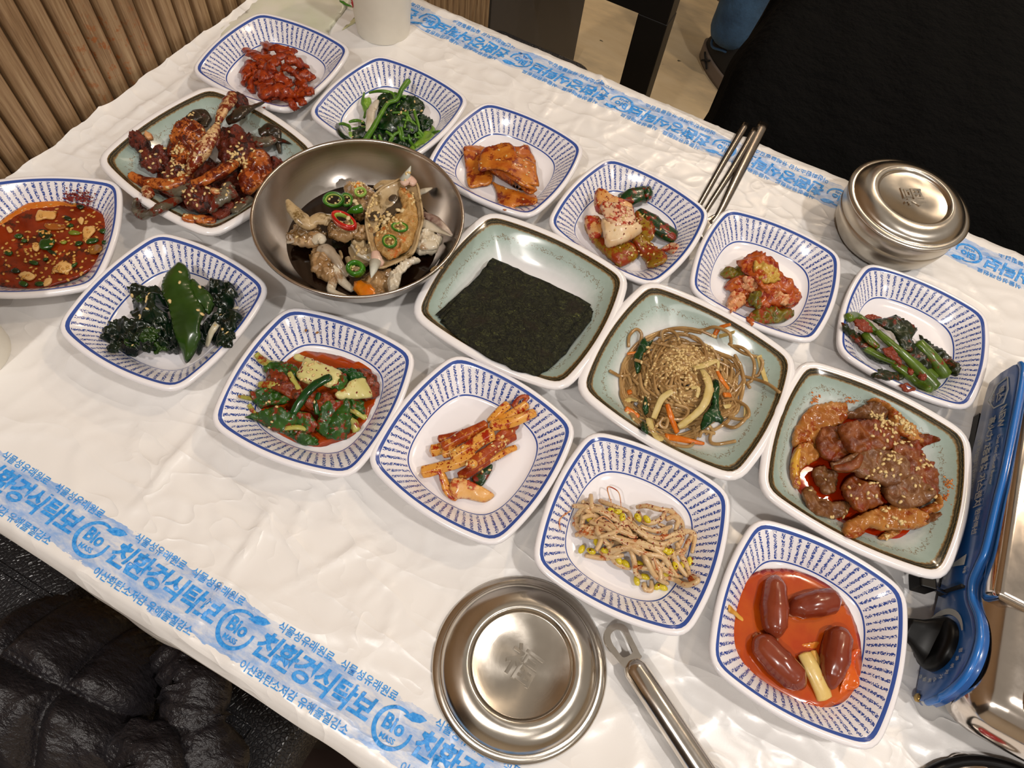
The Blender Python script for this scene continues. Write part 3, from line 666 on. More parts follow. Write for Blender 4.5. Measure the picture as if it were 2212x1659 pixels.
for x,y,d,lb in ((-.389,.2825,-6,'pale green glazed dish with brown rim, holding red spicy crab'),(-.1049,.2959,.3,'pale green glazed dish with brown rim, holding the stack of dried laver'),(.0318,.2982,-3.5,'pale green glazed dish with brown rim, holding glass noodles'),(.1682,.298,1.0,'pale green glazed dish with brown rim, holding red braised pork')):
    put(large,x,y,d,label=lb,cat='dish',group='green glazed dishes')
# steel bowl
stB=steel('bowl_steel',(214,206,198),.22,.5,'ring'); stL=steel('lid_steel',(222,214,202),.2,.75,'ring'); stC=steel('bright_steel',(224,216,206),.16); stK=steel('dull_steel',(206,198,184),.32,0)
BXc,BYc=-.2405,.281; zr=.050
pr_=[(.0001,.0030),(.028,.0032),(.036,.0050),(.050,.0125),(.062,.0235),(.071,.0360),(.0762,.0480),(.0766,.0500),(.0774,.0512),(.0786,.0512),(.0793,.0500),(.0788,.0488),(.0776,.0484),(.0722,.0352),(.0632,.0225),(.051,.0112),(.036,.0030),(.030,.0000),(.0001,.0000)]
V,Fc=lathe([(r,z) for r,z in pr_],96,(BXc,BYc,ZP)); steelbowl=add('mixing_bowl',V,Fc,stB,label='round stainless steel bowl holding raw soy-marinated crab',cat='bowl')
for p in steelbowl.data.polygons: pass
# lids
def emboss(x,y,z,deg,size,mat,parent):
    V,Fc=textmesh('福',size,.0002,extrude=.0009); a=math.radians(deg); c,s=math.cos(a),math.sin(a)
    mn=np.mean(V,0); V=[(x+(v[0]-mn[0])*c-(v[1]-mn[1])*s,y+(v[0]-mn[0])*s+(v[1]-mn[1])*c,z+v[2]) for v in V]; return add('embossed_character',V,Fc,mat,parent,smooth=False)
def lid(x,y,z,r,deg,**k):
    s=r/.0535
    P=[(.0001,.0076),(.0295,.0076),(.0300,.0079),(.0305,.0094),(.0318,.0108),(.0335,.0111),(.036,.0108),(.041,.0092),(.0455,.0066),(.0480,.0040),(.0484,.0030),(.0492,.0030),(.0528,.0024),(.0535,.0014),(.0530,.0003),(.0515,.0003),(.0480,.0012),(.0440,.0050),(.036,.0090),(.031,.0085),(.0290,.0062),(.0001,.0062)]
    V,Fc=lathe([(a*s,b_) for a,b_ in P],96,(x,y,z)); o=add('rice_bowl_cover',V,Fc,stL,**k); emboss(x,y,z+.0076,deg,.021*s,stL,o); return o
lid(.0168,.067,ZP+.0004,.0535,22-27,label='round steel rice bowl lid with embossed character lying flat on the film',cat='lid',group='steel bowl lids')
RX,RY=.1356,.5466
P=[(.0001,.0006),(.033,.0),(.036,.0012),(.0420,.0060),(.0475,.0140),(.0500,.0240),(.0505,.0300),(.0500,.0302),(.0505,.0310),(.0508,.0440),(.0500,.0445),(.0495,.0440),(.0490,.0300),(.0465,.0145),(.0405,.0070),(.033,.0022),(.0001,.0022)]
V,Fc=lathe(P,96,(RX,RY,ZP)); add('rice_bowl',V,Fc,stK,label='stainless steel rice bowl standing by the far edge beside the black coat',cat='bowl')
lid(RX,RY,ZP+.0438,.0528,146-27,label='round steel lid with embossed character closing the rice bowl',cat='lid',group='steel bowl lids')
# chopsticks and spoon
def bar(name,pts,r,mat,flat,lab,cat,group=None,**k):
    P=catmull([w3(k1,p) for p in pts],6); V,Fc=tubeg(P,np.array(r)*.001,flat,10); return add(name,V,Fc,mat,label=lab,cat=cat,group=group)
stD=steel('dark_steel',(120,112,104),.3); stE=steel('worn_steel',(158,148,138),.2); 
bar('chopstick',[(1612,268,5),(1566,345,4),(1512,440,3.5),(1470,512,3)],[3.6,3.2,2.5,2.0],stE,.5,'left flat steel chopstick beside the spoon, overhanging the far table edge','chopstick','flat steel chopsticks')
bar('chopstick',[(1632,279,5),(1584,362,4),(1527,452,3.5),(1488,520,3)],[3.6,3.2,2.5,2.0],stE,.5,'steel chopstick lying between the other chopstick and the spoon','chopstick','flat steel chopsticks')
sp_=bar('spoon',[(1650,267,5),(1600,367,4),(1556,457,3.5),(1538,482,3.5)],[5.4,4.8,3.1,3.4],stE,.35,'flat dark steel spoon handle overhanging the far table edge','spoon')
V,Fc=patchg(k1,[(1545,462),(1520,478),(1512,500),(1520,522),(1540,520),(1552,495),(1552,470)],z=4.0,th=1.4,bulge=-1.5,rough=0); add('spoon_bowl',V,Fc,stC,sp_)
# ladle handle
h=empty('ladle',tuple(W(1385,1450,.01)),label='stainless steel utensil with tubular handle and loop end beside the flat lid',cat='utensil')
P=[w3(k1,p) for p in [(1363,1434,10),(1372,1446,10),(1440,1549,10),(1560,1730,11),(1700,1940,13)]]; V,Fc=tubeg(P,[.0058,.0076,.0078,.0080,.0080],.95,28); add('handle',V,Fc,stC,h)
oo=[(1306,1388),(1305,1366),(1316,1352),(1336,1347),(1352,1354),(1361,1372),(1380,1410),(1384,1422),(1352,1441),(1343,1438),(1320,1410)]
ii=[(1322,1390),(1318,1374),(1326,1363),(1338,1361),(1346,1367),(1352,1380),(1364,1404),(1364,1412),(1350,1420),(1342,1418),(1330,1402)]
A=[w3(k1,(x,y,10.5)) for x,y in oo]; B_=[w3(k1,(x,y,10.5)) for x,y in ii]; A=catmull(A,5,True); B_=catmull(B_,5,True); n=len(A); V=[];Fc=[]
for dz in (.0011,-.0011):
    V+=[(p[0],p[1],p[2]+dz) for p in A]+[(p[0],p[1],p[2]+dz) for p in B_]
for i in range(n):
    j=(i+1)%n; Fc+=[(i,j,n+j,n+i),(2*n+i,3*n+i,3*n+j,2*n+j),(i,2*n+i,2*n+j,j),(n+i,n+j,3*n+j,3*n+i)]
add('hanging_loop',V,Fc,stC,h,smooth=False)
# ---------------------------------------------------------------- cups, wrapper
cupm=plain('cup_paper',(244,240,228),.5,Subsurface_Weight=.0); red=plain('red_print',(186,40,44),.5)
def cup(x,y,lab,a0,marks):
    P=[(.0001,.002),(.0245,.002),(.026,.0),(.0268,.001),(.0345,.088),(.0352,.0905),(.0345,.0915),(.0335,.090),(.0335,.088),(.0258,.004),(.0001,.004)]
    V,Fc=lathe(P,64,(x,y,ZP)); c=add('paper_cup',V,Fc,cupm,label=lab,cat='cup',group='white paper cups'); V,Fc=lathe([(.0345,.0895),(.0358,.0905),(.0352,.0925),(.0338,.0915)],64,(x,y,ZP),True); add('rolled_rim',V,Fc,cupm,c)
    g=[]
    for pts in marks:
        Q=[]
        for a,z in pts: a=math.radians(a+a0); r=.0268+(z-.001)*.0885+.0003; Q.append((x+r*math.cos(a),y+r*math.sin(a),ZP+z))
        Q=catmull(Q,4); g.append(tubeg(Q,.0007,1,5))
    V,Fc=merge(*g); add('red_script',V,Fc,red,c); return c
MK=[[(0,.030),(4,.036),(-2,.040),(3,.044)],[(1,.047),(6,.050),(0,.056),(5,.060)],[(-4,.052),(0,.058),(-3,.066)],[(2,.064),(8,.070),(3,.078)],[(-3,.034),(2,.031)]]
cup(-.392,.5365,'white paper cup with red script standing at the far left table corner',236,MK)
cup(-.4215,.058,'white paper cup with red script cut by the picture edge below the relish plate',12,[[(a,z) for a,z in p] for p in MK]+[[(a+9,z-.004) for a,z in p] for p in MK])
wrap=food('wrapper_plastic',(236,234,222),(226,230,206),sc=25,bs=.2,rough=.28)
patch('wet_wipe_packet',k1,[(463,57),(470,72),(484,92),(540,105),(620,110),(700,95),(716,60),(760,0),(775,-60),(640,-90),(560,-10),(520,36),(485,46)],wrap,z=3.2,th=3.0,bulge=1.0,rough=1.0,freq=70,n=500,edge=4,label='pale green and white plastic wrapper tucked under the squid plate',cat='wrapper')
patch('paper_slip',k1,[(738,66),(752,48),(775,28),(800,10),(800,60),(775,46)],food('slip_green',(214,216,160),(228,226,190),sc=60,bs=.1),z=2.6,th=.6,n=60,sharp=True,label='small pale yellow-green paper slip beside the paper cup',cat='paper')
patch('leaf_sticker',k1,[(733,0),(742,2),(750,8),(759,12),(762,16),(752,14),(742,9),(734,4)],food('leaf_green',(60,130,40),(90,160,50),sc=80,bs=.1),z=5.6,th=.5,n=30,sharp=True,label='tiny serrated green strip lying on the wrapper by the cup',cat='garnish')
# ---------------------------------------------------------------- gas stove
st=empty('gas_stove',(.40,.29,ZP),label='portable gas stove with blue control panel and steel top at the right edge',cat='stove')
blue=plain('blue_enamel',(30,88,160),.28,coat=.5); blue2=plain('blue_edge_highlight',(34,112,196),.25,coat=.5); silver=plain('silver_print',(178,184,184),.45)
chrome=steel('stove_steel',(222,212,202),.14,wear=.07); tray=steel('tray_steel',(208,202,198),.3); blkp=plain('black_plastic',(5,5,6),.36,Specular_IOR_Level=.22)
XF=.2435
def shell(x0,x1,y0_,y1,z0,z1,r,mat,name,parent,rx=.02):
    V,Fc=rbox(((x0+x1)/2,(y0_+y1)/2,(z0+z1)/2),(x1-x0,y1-y0_,z1-z0),r,0,0,0); return add(name,V,Fc,mat,parent)
shell(.2475,.575,.160,.432,T+.006,T+.0535,.021,chrome,'body',st)
shell(.2475,.575,.232,.432,T+.040,T+.0575,.005,chrome,'burner_deck',st)
shell(.262,.575,.246,.425,T+.052,T+.0600,.0035,tray,'drip_tray',st)
P=[(.325,.236,T+.0605),(.294,.244,T+.0608),(.283,.258,T+.0608),(.292,.276,T+.0608),(.325,.29,T+.0608)]; V,Fc=tubeg(catmull(P,6),.0022,.5,8); add('pressed_ridge',V,Fc,chrome,st)
PY=catmull([(.1668,.008,.016),(.1685,.004,.026),(.1754,.0018,.0416),(.186,.0014,.0510),(.2013,.002,.0545),(.2161,.003,.0505),(.2300,.004,.0415),(.244,.005,.0385),(.2553,.006,.0425),(.2664,.0068,.0462),(.30,.0078,.0490),(.3238,.0090,.0515),(.368,.0115,.0535),(.410,.0135,.0545),(.424,.016,.050)],5)
V=[];Fc=[]
for y,za,zb in PY:
    zm=(za+zb)/2
    for dx,z in ((.004,za-.001),(-.0005,za+.003),(-.0018,zm),(-.0012,zb-.005),(.0002,zb-.0015),(.0035,zb),(.007,zb-.001)): V.append((XF+dx,y,T+z))
m=7; Fc=[(i*m+j,i*m+j+1,(i+1)*m+j+1,(i+1)*m+j) for i in range(len(PY)-1) for j in range(m-1)]
panel=add('control_panel',V,Fc,blue,st)
P=[(XF+.0010,y,T+zb-.0006) for y,za,zb in PY]; V,Fc=tubeg(P,.0022,1,10); add('panel_edge',V,Fc,blue2,panel)  # lip in lighter blue: the edge highlight is put into its colour
V,Fc=box((XF+.012,.30,T+.006),(.02,.20,.007)); add('under_frame',V,Fc,blkp,st,smooth=False)
for y in (.185,.405):
    V,Fc=lathe([(.0001,0),(.008,0),(.008,.008),(.0001,.008)],20,(.262,y,ZP)); add('foot',V,Fc,blkp,st)
g=[]
def onpanel(V,Fc,y,z,sc=1.0): return [(XF-.0024,y-v[0]*sc,T+z+v[1]*sc) for v in V],Fc
def tx(s,size,y,z,bold=.0001): V,Fc=textmesh(s,size,bold); g.append(onpanel(V,Fc,y,z))
tx('NEW',.0088,.3745,.0440,.0002); tx('Dual Gas Cut-off Burner',.0043,.3360,.0445); tx('高火力 2중불꽃 가스렌지',.0076,.3400,.0335,.0002); tx('2중 과압방지 안전장치',.0048,.3420,.0235); tx('한국맥선',.0056,.288,.036); tx('맥스',.0078,.400,.037,.0003); tx('MAX',.0032,.400,.0305)
tx('자동',.003,.252,.0335); tx('점화',.003,.252,.014)
sh=[(.4135,.0425),(.4000,.0455),(.3875,.0430),(.3885,.0330),(.4000,.0250),(.4120,.0320)]
for i in range(6):
    a,b_=sh[i],sh[(i+1)%6]; g.append(tubeg([(XF-.0022,a[0],T+a[1]),(XF-.0022,b_[0],T+b_[1])],.0005,1,5))
g.append(([(XF-.0024,.2640,T+.0330),(XF-.0024,.2560,T+.0325),(XF-.0024,.2590,T+.0140)],[(0,1,2)]))
KY,KZ=.2020,.0215
V=[]
for k_ in range(17):
    a=math.radians(15+150*k_/16); w=.0036*math.sin(math.pi*(k_+1)/18)+.0006
    for r in (.0225-w/2,.0225+w/2): V.append((XF-.0024,KY+r*math.sin(a),T+KZ-.001-r*math.cos(a)))
g.append((V,[(2*k_,2*k_+1,2*k_+3,2*k_+2) for k_ in range(16)]))
for k_ in range(9):
    a=math.radians(198+13*k_); r=.0235; V,Fc=textmesh('점화위치가스폭발주'[k_],.0034,.0001); g.append(onpanel(V,Fc,KY+r*math.sin(a),KZ-r*math.cos(a)))
V,Fc=merge(*g); add('panel_print',V,Fc,silver,panel,smooth=False,kind='stuff')
# knob: dished black disc with a tall grip pointing off the panel
KC=(KY,KZ)
def lx(prof,y,z,n=48):
    V=[];Fc=[]
    for r,d in prof:
        for k_ in range(n): a=2*math.pi*k_/n; V.append((XF-d,y+r*math.cos(a),T+z+r*math.sin(a)))
    for j in range(len(prof)-1):
        for k_ in range(n): Fc.append((j*n+k_,j*n+(k_+1)%n,(j+1)*n+(k_+1)%n,(j+1)*n+k_))
    return V,Fc
kn=empty('knob',(XF,KC[0],T+KC[1])); kn.parent=st; kn.matrix_world=Matrix.Translation((XF,KC[0],T+KC[1]))
V,Fc=lx([(.0175,0),(.0178,.004),(.0170,.0065),(.0140,.0078),(.0001,.0080)],*KC); 
add('knob_disc',V,Fc,blkp,kn)
V=[];n=14
for d,hw,hl in ((.006,.0070,.0168),(.010,.0046,.0140),(.016,.0034,.0095),(.022,.0032,.0070),(.024,.0026,.0060)):
    for k_ in range(n):
        a=2*math.pi*k_/n; ly=hl*np.sign(math.cos(a))*abs(math.cos(a))**.5; lw=hw*np.sign(math.sin(a))*abs(math.sin(a))**.6
        ca,sa=math.cos(.45),math.sin(.45); V.append((XF-d,KC[0]+ly*ca-lw*sa,T+KC[1]+ly*sa+lw*ca))
Fc=[(j*n+k_,j*n+(k_+1)%n,(j+1)*n+(k_+1)%n,(j+1)*n+k_) for j in range(4) for k_ in range(n)]+[tuple(range(4*n,5*n))]
add('knob_grip',V,Fc,blkp,kn)
# cartridge lever: black block on a steel stem out of a slot
V,Fc=box((XF-.0012,.2400,T+.0225),(.004,.0020,.0245)); add('lever_slot',V,Fc,dark,panel,smooth=False)
A_=np.array((XF,.2395,T+.0180)); B2=np.array((XF-.0165,.2372,T+.0205)); V,Fc=tubeg([A_,B2],.0015,.6,8); lev=add('lever',V,Fc,chrome,st); V,Fc=box((XF-.0195,.2365,T+.0215),(.011,.0115,.0135),.25,.0012); add('lever_tip',V,Fc,blkp,lev,smooth=False)
V,Fc=lx([(.0001,0),(.0024,.0),(.0028,.0018),(.0018,.0028),(.0001,.0024)],.1690,.0090,16); add('screw',V,Fc,steel('brass_screw',(190,160,100),.3),st)
cyl=np.array((.288,.1835)); V,Fc=lathe([(.0001,.0),(.0125,.0),(.0150,.001),(.0155,.0025),(.0150,.0045),(.0135,.0045)],40,(cyl[0],cyl[1],T+.0505)); add('port_ring',V,Fc,chrome,st)
V,Fc=lathe([(.0001,.0),(.0132,.0),(.0133,.0012)],40,(cyl[0],cyl[1],T+.0538)); add('port_hole',V,Fc,dark,st)
V,Fc=lathe([(.0078,.0),(.0088,.0008),(.0098,.0)],32,(cyl[0],cyl[1]+.001,T+.0542)); add('port_inner_ring',V,Fc,stD,st)
# ---------------------------------------------------------------- round black-rimmed lid at the bottom edge
V,Fc=tubeg([(.318+.0743*math.cos(a),.0865+.0743*math.sin(a),ZP+.0036) for a in np.linspace(0,2*math.pi,73)],.0034,1.0,12,cap=False); add('rubber_ring',V,Fc,blkp,label='thick black ring lying round a chrome disc at the bottom right edge',cat='ring')
V,Fc=lathe([(.0001,.0),(.020,.0),(.0225,.0015),(.022,.004),(.018,.0055),(.0001,.006)],40,(.287,.1335,ZP)); cc=add('coaster_disc',V,Fc,chrome,label='small chrome disc with a painted red reflection lying inside the black ring',cat='disc')
V,Fc=lathe([(.0001,.0062),(.012,.006),(.0125,.005)],32,(.287,.1335,ZP)); add('red_reflection',V,Fc,plain('reflection_red',(170,24,28),.2,coat=.5),cc)  # red reflection in the chrome, put in as a coloured disc

bpy.context.view_layer.update()
FLOORS.append(bvh_of([o for o in COL.objects if o.name.startswith(('side_dish_plate','glazed_dish','mixing_bowl'))]))
# ================================================================ food
A1=K(400,0,5.53);A2=K(660,110,5.53);A3=K(910,200,5.53);A4=K(1160,330,5.53);A5=K(1460,440,5.53);A6=K(1760,560,4.74)
B0=K(0,370,5.72);B1=K(130,500,4.609);B2=K(460,660,4.484);B3=K(800,770,4.047);B4=K(1150,940,3.858);B5=K(1510,1120,3.317)
G1=K(220,190,4.809);G2=K(890,460,4.365);G3=K(1250,610,3.949);G4=K(1640,770,3.456);BW_=K(530,290,4.365)
seedm=food('sesame',(226,192,128),(242,216,160),sc=500,rough=.4,bs=.1,coat=.2)
flake=food('chilli_flake',(150,24,8),(110,12,4),sc=600)
def flakes(k,clusters,objs,label,mat,name='chilli_flakes'):
    b=bvh_of(objs); V=[];Fc=[]
    for cx,cy,rx,ry,n in clusters:
        for _ in range(n):
            q=w3(k,(random.gauss(cx,rx),random.gauss(cy,ry)),12); loc,nr,i,d=b.ray_cast(Vector((q[0],q[1],T+.2)),Vector((0,0,-1)))
            if loc is None: continue
            s=random.uniform(.0004,.0011); a=random.random()*6.28; M=Matrix.Translation(loc+nr*.0002)@Matrix.Rotation(a,4,'Z')@Matrix.Diagonal((s,s*.7,.00025,1)); off=len(V)
            V+=[M@Vector(v) for v in I1[0]]; Fc+=[[j+off for j in f] for f in I1[1]]
    if V: return add(name,[tuple(v) for v in V],Fc,mat,label=label,cat='chilli flakes',kind='stuff')
# ---- squid strips (far left plate)
sq=food('squid_sauce',(142,36,8),(178,62,16),(104,16,6),sc=150,thr=.57,c4=(214,104,38),thr4=.66)
SQ=[([(930,510,18),(1010,560,24),(1130,590,27),(1250,620,26),(1320,600,24)],[4,5,6,5,3]),([(720,590,14),(800,640,20),(870,680,22),(930,740,22)],[4,6,6,5]),([(960,600,18),(950,680,22),(1060,700,26),(1170,670,28),(1290,640,28)],[4,5,5.5,5,4]),
([(780,740,16),(740,830,18),(720,920,16),(690,1010,13)],[5,8,7,6]),([(820,760,18),(850,860,20),(810,960,15),(790,1100,10)],[5,5,4,5]),([(1130,730,30),(1040,760,30),(1010,840,27),(1050,930,22),(1130,960,20)],[6,7,7,6,5]),
([(1160,800,30),(1240,840,28),(1320,900,24),(1390,1000,18)],[6,7,6,5]),([(1200,700,30),(1300,730,28),(1390,760,22),(1420,800,16)],[6,7,7,5]),([(1320,840,20),(1400,890,17),(1470,930,15),(1490,960,13)],[5,6,7,8]),
([(860,980,16),(960,990,20),(1060,970,22),(1180,980,23),(1270,1000,22)],[5,6,5,5,4]),([(940,1040,22),(980,1090,24),(1100,1080,26),(1220,1120,26),(1320,1170,24)],[7,8,7,6,4]),([(960,1150,18),(1080,1150,19),(1190,1180,19),(1300,1240,13),(1270,1280,11)],[5,6,6,6,4]),
([(1310,1100,24),(1380,1120,24),(1450,1110,20),(1530,1080,16)],[7,8,7,6]),([(980,1170,13),(960,1230,11),(950,1280,9)],[6,5,1.5]),([(1340,960,18),(1390,1010,20),(1440,1060,20)],[5,6,5]),([(870,880,20),(930,900,24),(1000,950,22)],[6,7,6]),
([(1100,890,28),(1180,960,26),(1250,1040,24)],[6,6,5]),([(900,740,24),(960,800,24),(980,880,22)],[6,7,6]),([(1350,1190,16),(1400,1210,13),(1440,1210,10)],[5,4,2])]
so=[]
for i,(p,r) in enumerate(SQ): so.append(tube('squid_strip',A1,p,[x*.84 for x in r],sq,flat=.5,seg=10,n=7,wob=.75,twist=random.uniform(-1.6,1.6),label='red glazed dried squid strip on the plate by the slatted wall',cat='squid strip',group='seasoned squid strips'))
# ---- spinach
stg=food('stem_green',(62,112,20),(104,150,48),sc=90,rough=.3,bs=.25); lfg=food('leaf_dark_green',(12,34,14),(22,58,20),sc=120,rough=.25,bs=.7)
sl=[]
for i,o in enumerate(([(890,520),(1040,510),(1150,560),(1300,540),(1420,640),(1400,740),(1240,760),(1060,740),(900,700),(860,600)],[(880,700),(1050,680),(1200,760),(1320,840),(1340,960),(1180,980),(1000,960),(850,900)],[(740,880),(900,880),(1020,960),(980,1080),(700,1080),(560,1040),(600,950)],[(1380,760),(1480,820),(1520,860),(1480,930),(1370,960),(1330,860)],[(1020,1000),(1250,980),(1380,1060),(1300,1150),(1100,1140),(1000,1090)])):
    sl.append(patch('spinach_leaf',A2,o,lfg,z=15+[6,5,0,-2,-2][i],th=2,bulge=3,rough=4,freq=220,n=320,jag=2,label='wilted dark spinach leaf in the heap behind the steel bowl',cat='spinach leaf',group='spinach leaves'))
LT=food('light_leaf_green',(112,160,40),(150,190,70),sc=90,bs=.4)
for o,z in (([(1400,980),(1480,960),(1500,880),(1550,930),(1540,1010),(1440,1100),(1330,1150),(1290,1200),(1230,1180),(1340,1090)],12),([(520,960),(620,1000),(740,990),(720,1050),(640,1060),(530,1020)],15),([(670,600),(760,560),(790,620),(740,700),(700,740)],17)):
    sl.append(patch('spinach_leaf',A2,o,LT,z=z,th=1.5,bulge=2,rough=1.6,freq=180,n=120,label='light green spinach stalk base in the heap behind the steel bowl',cat='spinach leaf',group='pale spinach leaves'))
ST=[[(1230,360,28),(1150,460,28),(1090,580,27),(980,630,26),(900,760,25),(820,900,24),(710,1070,20)],[(760,500,20),(900,480,24),(1040,510,24),(1060,600,24)],[(1060,500,24),(1200,560,24),(1320,600,20),(1370,680,15)],[(1150,600,24),(1090,690,22),(1180,620,22)],[(1040,740,24),(1140,740,25),(1220,770,24),(1280,900,21),(1320,1050,15)],[(1160,820,24),(1260,840,22),(1350,940,19),(1440,1040,13)],[(1280,620,22),(1310,760,22),(1350,900,19),(1340,1000,16)],[(1130,860,22),(1160,1000,19),(1190,1160,11)],[(1200,940,21),(1320,960,19),(1400,1040,14)],[(520,850,16),(620,830,17),(700,860,19)],[(560,930,15),(680,920,18),(740,900,20)],[(390,880,11),(440,870,15),(520,900,16),(530,950,15)],[(1000,1080,18),(1060,1000,21),(1120,970,22)],[(960,960,22),(1040,1030,20),(990,1120,13)],[(1450,1010,14),(1530,980,14),(1600,960,13)],[(1230,1000,21),(1260,1100,16),(1330,1160,11)],[(880,1000,20),(900,1060,17),(920,1110,12)],[(820,1010,19),(830,1060,16),(860,1100,12)],[(1100,900,22),(1130,990,21),(1150,1080,15)],[(1170,1040,18),(1280,1050,17),(1380,1030,15)],[(1050,560,26),(1150,540,25),(1260,560,22)],[(700,500,18),(680,620,19),(720,700,19),(700,800,18)],[(1220,720,24),(1210,830,23),(1180,920,22)]]
for i,p in enumerate(ST): sl.append(tube('spinach_stalk',A2,p,[1.0,1.5,1.45,1.1] if i else [2.7,2.3,1.9,2.1,2.4,2.7],stg,n=6,wob=.2,label='bright green spinach stem lying across the dark leaves' if i else 'thickest green spinach stem, standing up highest in the heap',cat='spinach stem',group='spinach stems' if i else None))
sl.append(tube('spinach_stalk',A2,[(380,880,11),(400,960,12),(450,1020,12),(520,1060,11)],[1.5,2.4,2,1.6],lfg,n=6,label='dark curled spinach leaf rib at the near side of the heap',cat='spinach stem'))
sl.append(tube('onion_slice',A2,[(860,590,26),(820,660,27),(780,740,26),(770,840,25),(735,960,23)],[1.6,3.6,4.2,3.6,1.8],food('white_onion',(214,206,190),(196,180,160),(160,130,96),sc=90,thr=.66,rough=.3),flat=.5,seg=12,n=6,wob=.2,label='white spring onion slice lying on the spinach',cat='onion'))
seeds(A2,[(1150,720,150,160,14),(700,900,60,40,3),(560,1055,8,8,2)],sl,'pale sesame seeds scattered over the spinach',seedm)
# ---- fish cake
fc=food('fishcake',(186,84,20),(212,122,44),(136,38,10),sc=80,thr=.55,sc3=110,c4=(236,172,96),thr4=.68,rough=.3,bs=.3)
FC_=[([(510,640,10),(650,650,12),(800,680,14),(850,860,15),(840,1080,12),(690,1130,10),(560,1120,10),(530,900,10)],1.8),([(840,1060,11),(960,1110,15),(1140,1180,17),(1340,1210,14),(1390,1290,12),(1330,1340,11),(1130,1370,10),(990,1400,10),(910,1300,10),(890,1180,10)],1.8),
([(1000,680,20),(1180,640,20),(1270,620,18),(1310,700,16),(1360,800,15),(1380,1000,16),(1360,1190,18),(1250,1190,20),(1100,1000,20)],1.8),([(800,930,18),(900,900,23),(1010,950,25),(1150,1090,24),(1370,1150,20),(1360,1190,19),(1280,1190,18),(1120,1150,17),(960,1060,16)],1.8),
([(720,700,25),(830,640,27),(1030,600,28),(1110,640,30),(1160,760,31),(1350,830,27),(1380,960,26),(1410,1090,24),(1380,1120,24),(1200,1060,27),(1060,980,29),(900,910,29),(790,920,26),(680,930,22)],2.2)]
fo=[]
for i,(o,th) in enumerate(FC_): fo.append(patch('fish_cake_slice',A3,o,fc,th=th,bulge=1.5,rough=1.5,freq=70,n=320,label=['flat orange fish cake slice at the left of the pile','lowest orange fish cake slice, nearest the viewer','orange fish cake slice at the back right of the pile','rolled fish cake slice tucked under the top slice','topmost folded fish cake slice with red sauce'][i],cat='fish cake',group='fish cake slices'))
fo.append(tube('fish_cake_fold',A3,[(1020,960,24),(1100,1010,26),(1240,1100,25),(1350,1150,22)],[3.4,3.2,2.6,1.4],fc,flat=.8,seg=14,n=6,label='curled fold of fish cake bulging from the pile',cat='fish cake',group='fish cake slices'))
seeds(A3,[(1000,820,150,140,16),(1150,1150,120,80,8)],fo,'pale sesame seeds stuck to the fish cake',seedm,size=.8)
# ---- radish and cucumber kimchi
rad=food('radish_kimchi',(226,140,70),(232,186,132),(184,44,12),sc=90,thr=.54,sc3=120,rough=.28,c4=(150,20,6),thr4=.64); cuc=food('cucumber_cut',(134,88,14),(166,122,30),(146,46,8),sc=90,thr=.50,sc3=130); cus=food('cucumber_skin',(14,48,18),(22,70,24),(140,30,10),sc=110,thr=.55,sc3=130,rough=.22)
ca=food('cabbage_pale',(222,176,140),(236,206,170),(176,44,20),sc=100,thr=.53,sc3=150)
co=[]
co.append(tube('cucumber_piece',A4,[(990,570,18),(1120,530,21),(1270,500,20),(1350,480,18)],[5.5,7.8,8,7],cus,flat=.7,seg=14,wob=.25,label='dark green cucumber piece at the back of the heap',cat='cucumber'))
co.append(tube('cucumber_piece',A4,[(1200,720,20),(1350,820,21),(1500,930,19),(1650,1010,16)],[6,8,8,6],cus,flat=.7,seg=14,wob=.2,label='long green-skinned cucumber piece at the right of the heap',cat='cucumber'))
co.append(patch('cucumber_piece',A4,[(1180,700,22),(1300,800,22),(1390,860,22),(1400,1000,22),(1330,1060,20),(1220,980,20),(1160,840,21)],cuc,th=8,rough=1,n=160,label='split cucumber piece with seedy inside facing up',cat='cucumber'))
co.append(patch('cucumber_piece',A4,[(560,860,12),(660,900,14),(800,1020,15),(1100,1070,16),(1210,1200,16),(1170,1280,15),(1040,1350,14),(960,1330,13),(760,1170,13),(620,1000,12)],cuc,th=9,rough=1,freq=140,n=240,label='broad red-coated cucumber wedge at the near left of the heap',cat='cucumber'))
co.append(patch('cucumber_piece',A4,[(1110,980,20),(1230,980,20),(1400,1130,17),(1550,1230,15),(1520,1310,13),(1330,1370,12),(1290,1300,13),(1190,1150,17)],cuc,th=8,rough=1,freq=140,n=240,label='red-coated cucumber wedge at the near right of the heap',cat='cucumber'))
co.append(patch('radish_cube',A4,[(565,780,20),(640,770,22),(740,790,22),(780,880,22),(760,1000,20),(640,1010,16),(600,930,16)],rad,th=9,edge=2.5,rough=.7,n=120,label='orange radish cube at the left end of the heap',cat='radish'))
co.append(patch('radish_cube',A4,[(690,480,25),(730,440,26),(830,480,28),(930,540,29),(1080,600,28),(1150,680,27),(1000,720,28),(840,720,28),(730,700,26),(680,620,24)],rad,th=9,edge=3,rough=.8,n=160,label='large orange and red radish piece on top at the back',cat='radish'))
co.append(patch('cabbage_piece',A4,[(760,610,33),(900,590,35),(1050,640,34),(1160,700,32),(1180,830,31),(1100,900,31),(930,890,33),(830,800,34),(780,720,34)],ca,th=3,bulge=2,rough=1.5,n=240,jag=1,label='translucent cabbage leaf with red sauce on top of the heap',cat='cabbage'))
co.append(patch('radish_cube',A4,[(770,800,29),(930,880,32),(1120,870,31),(1180,840,30),(1250,910,27),(1240,960,25),(1120,1030,26),(960,1090,26),(840,1125,22),(800,1000,26)],food('radish_pale',(232,196,150),(240,216,180),(196,72,30),sc=60,thr=.6,sc3=90,rough=.28),th=9,edge=2.5,rough=.5,n=200,label='pale cream radish wedge in the middle of the heap',cat='radish'))
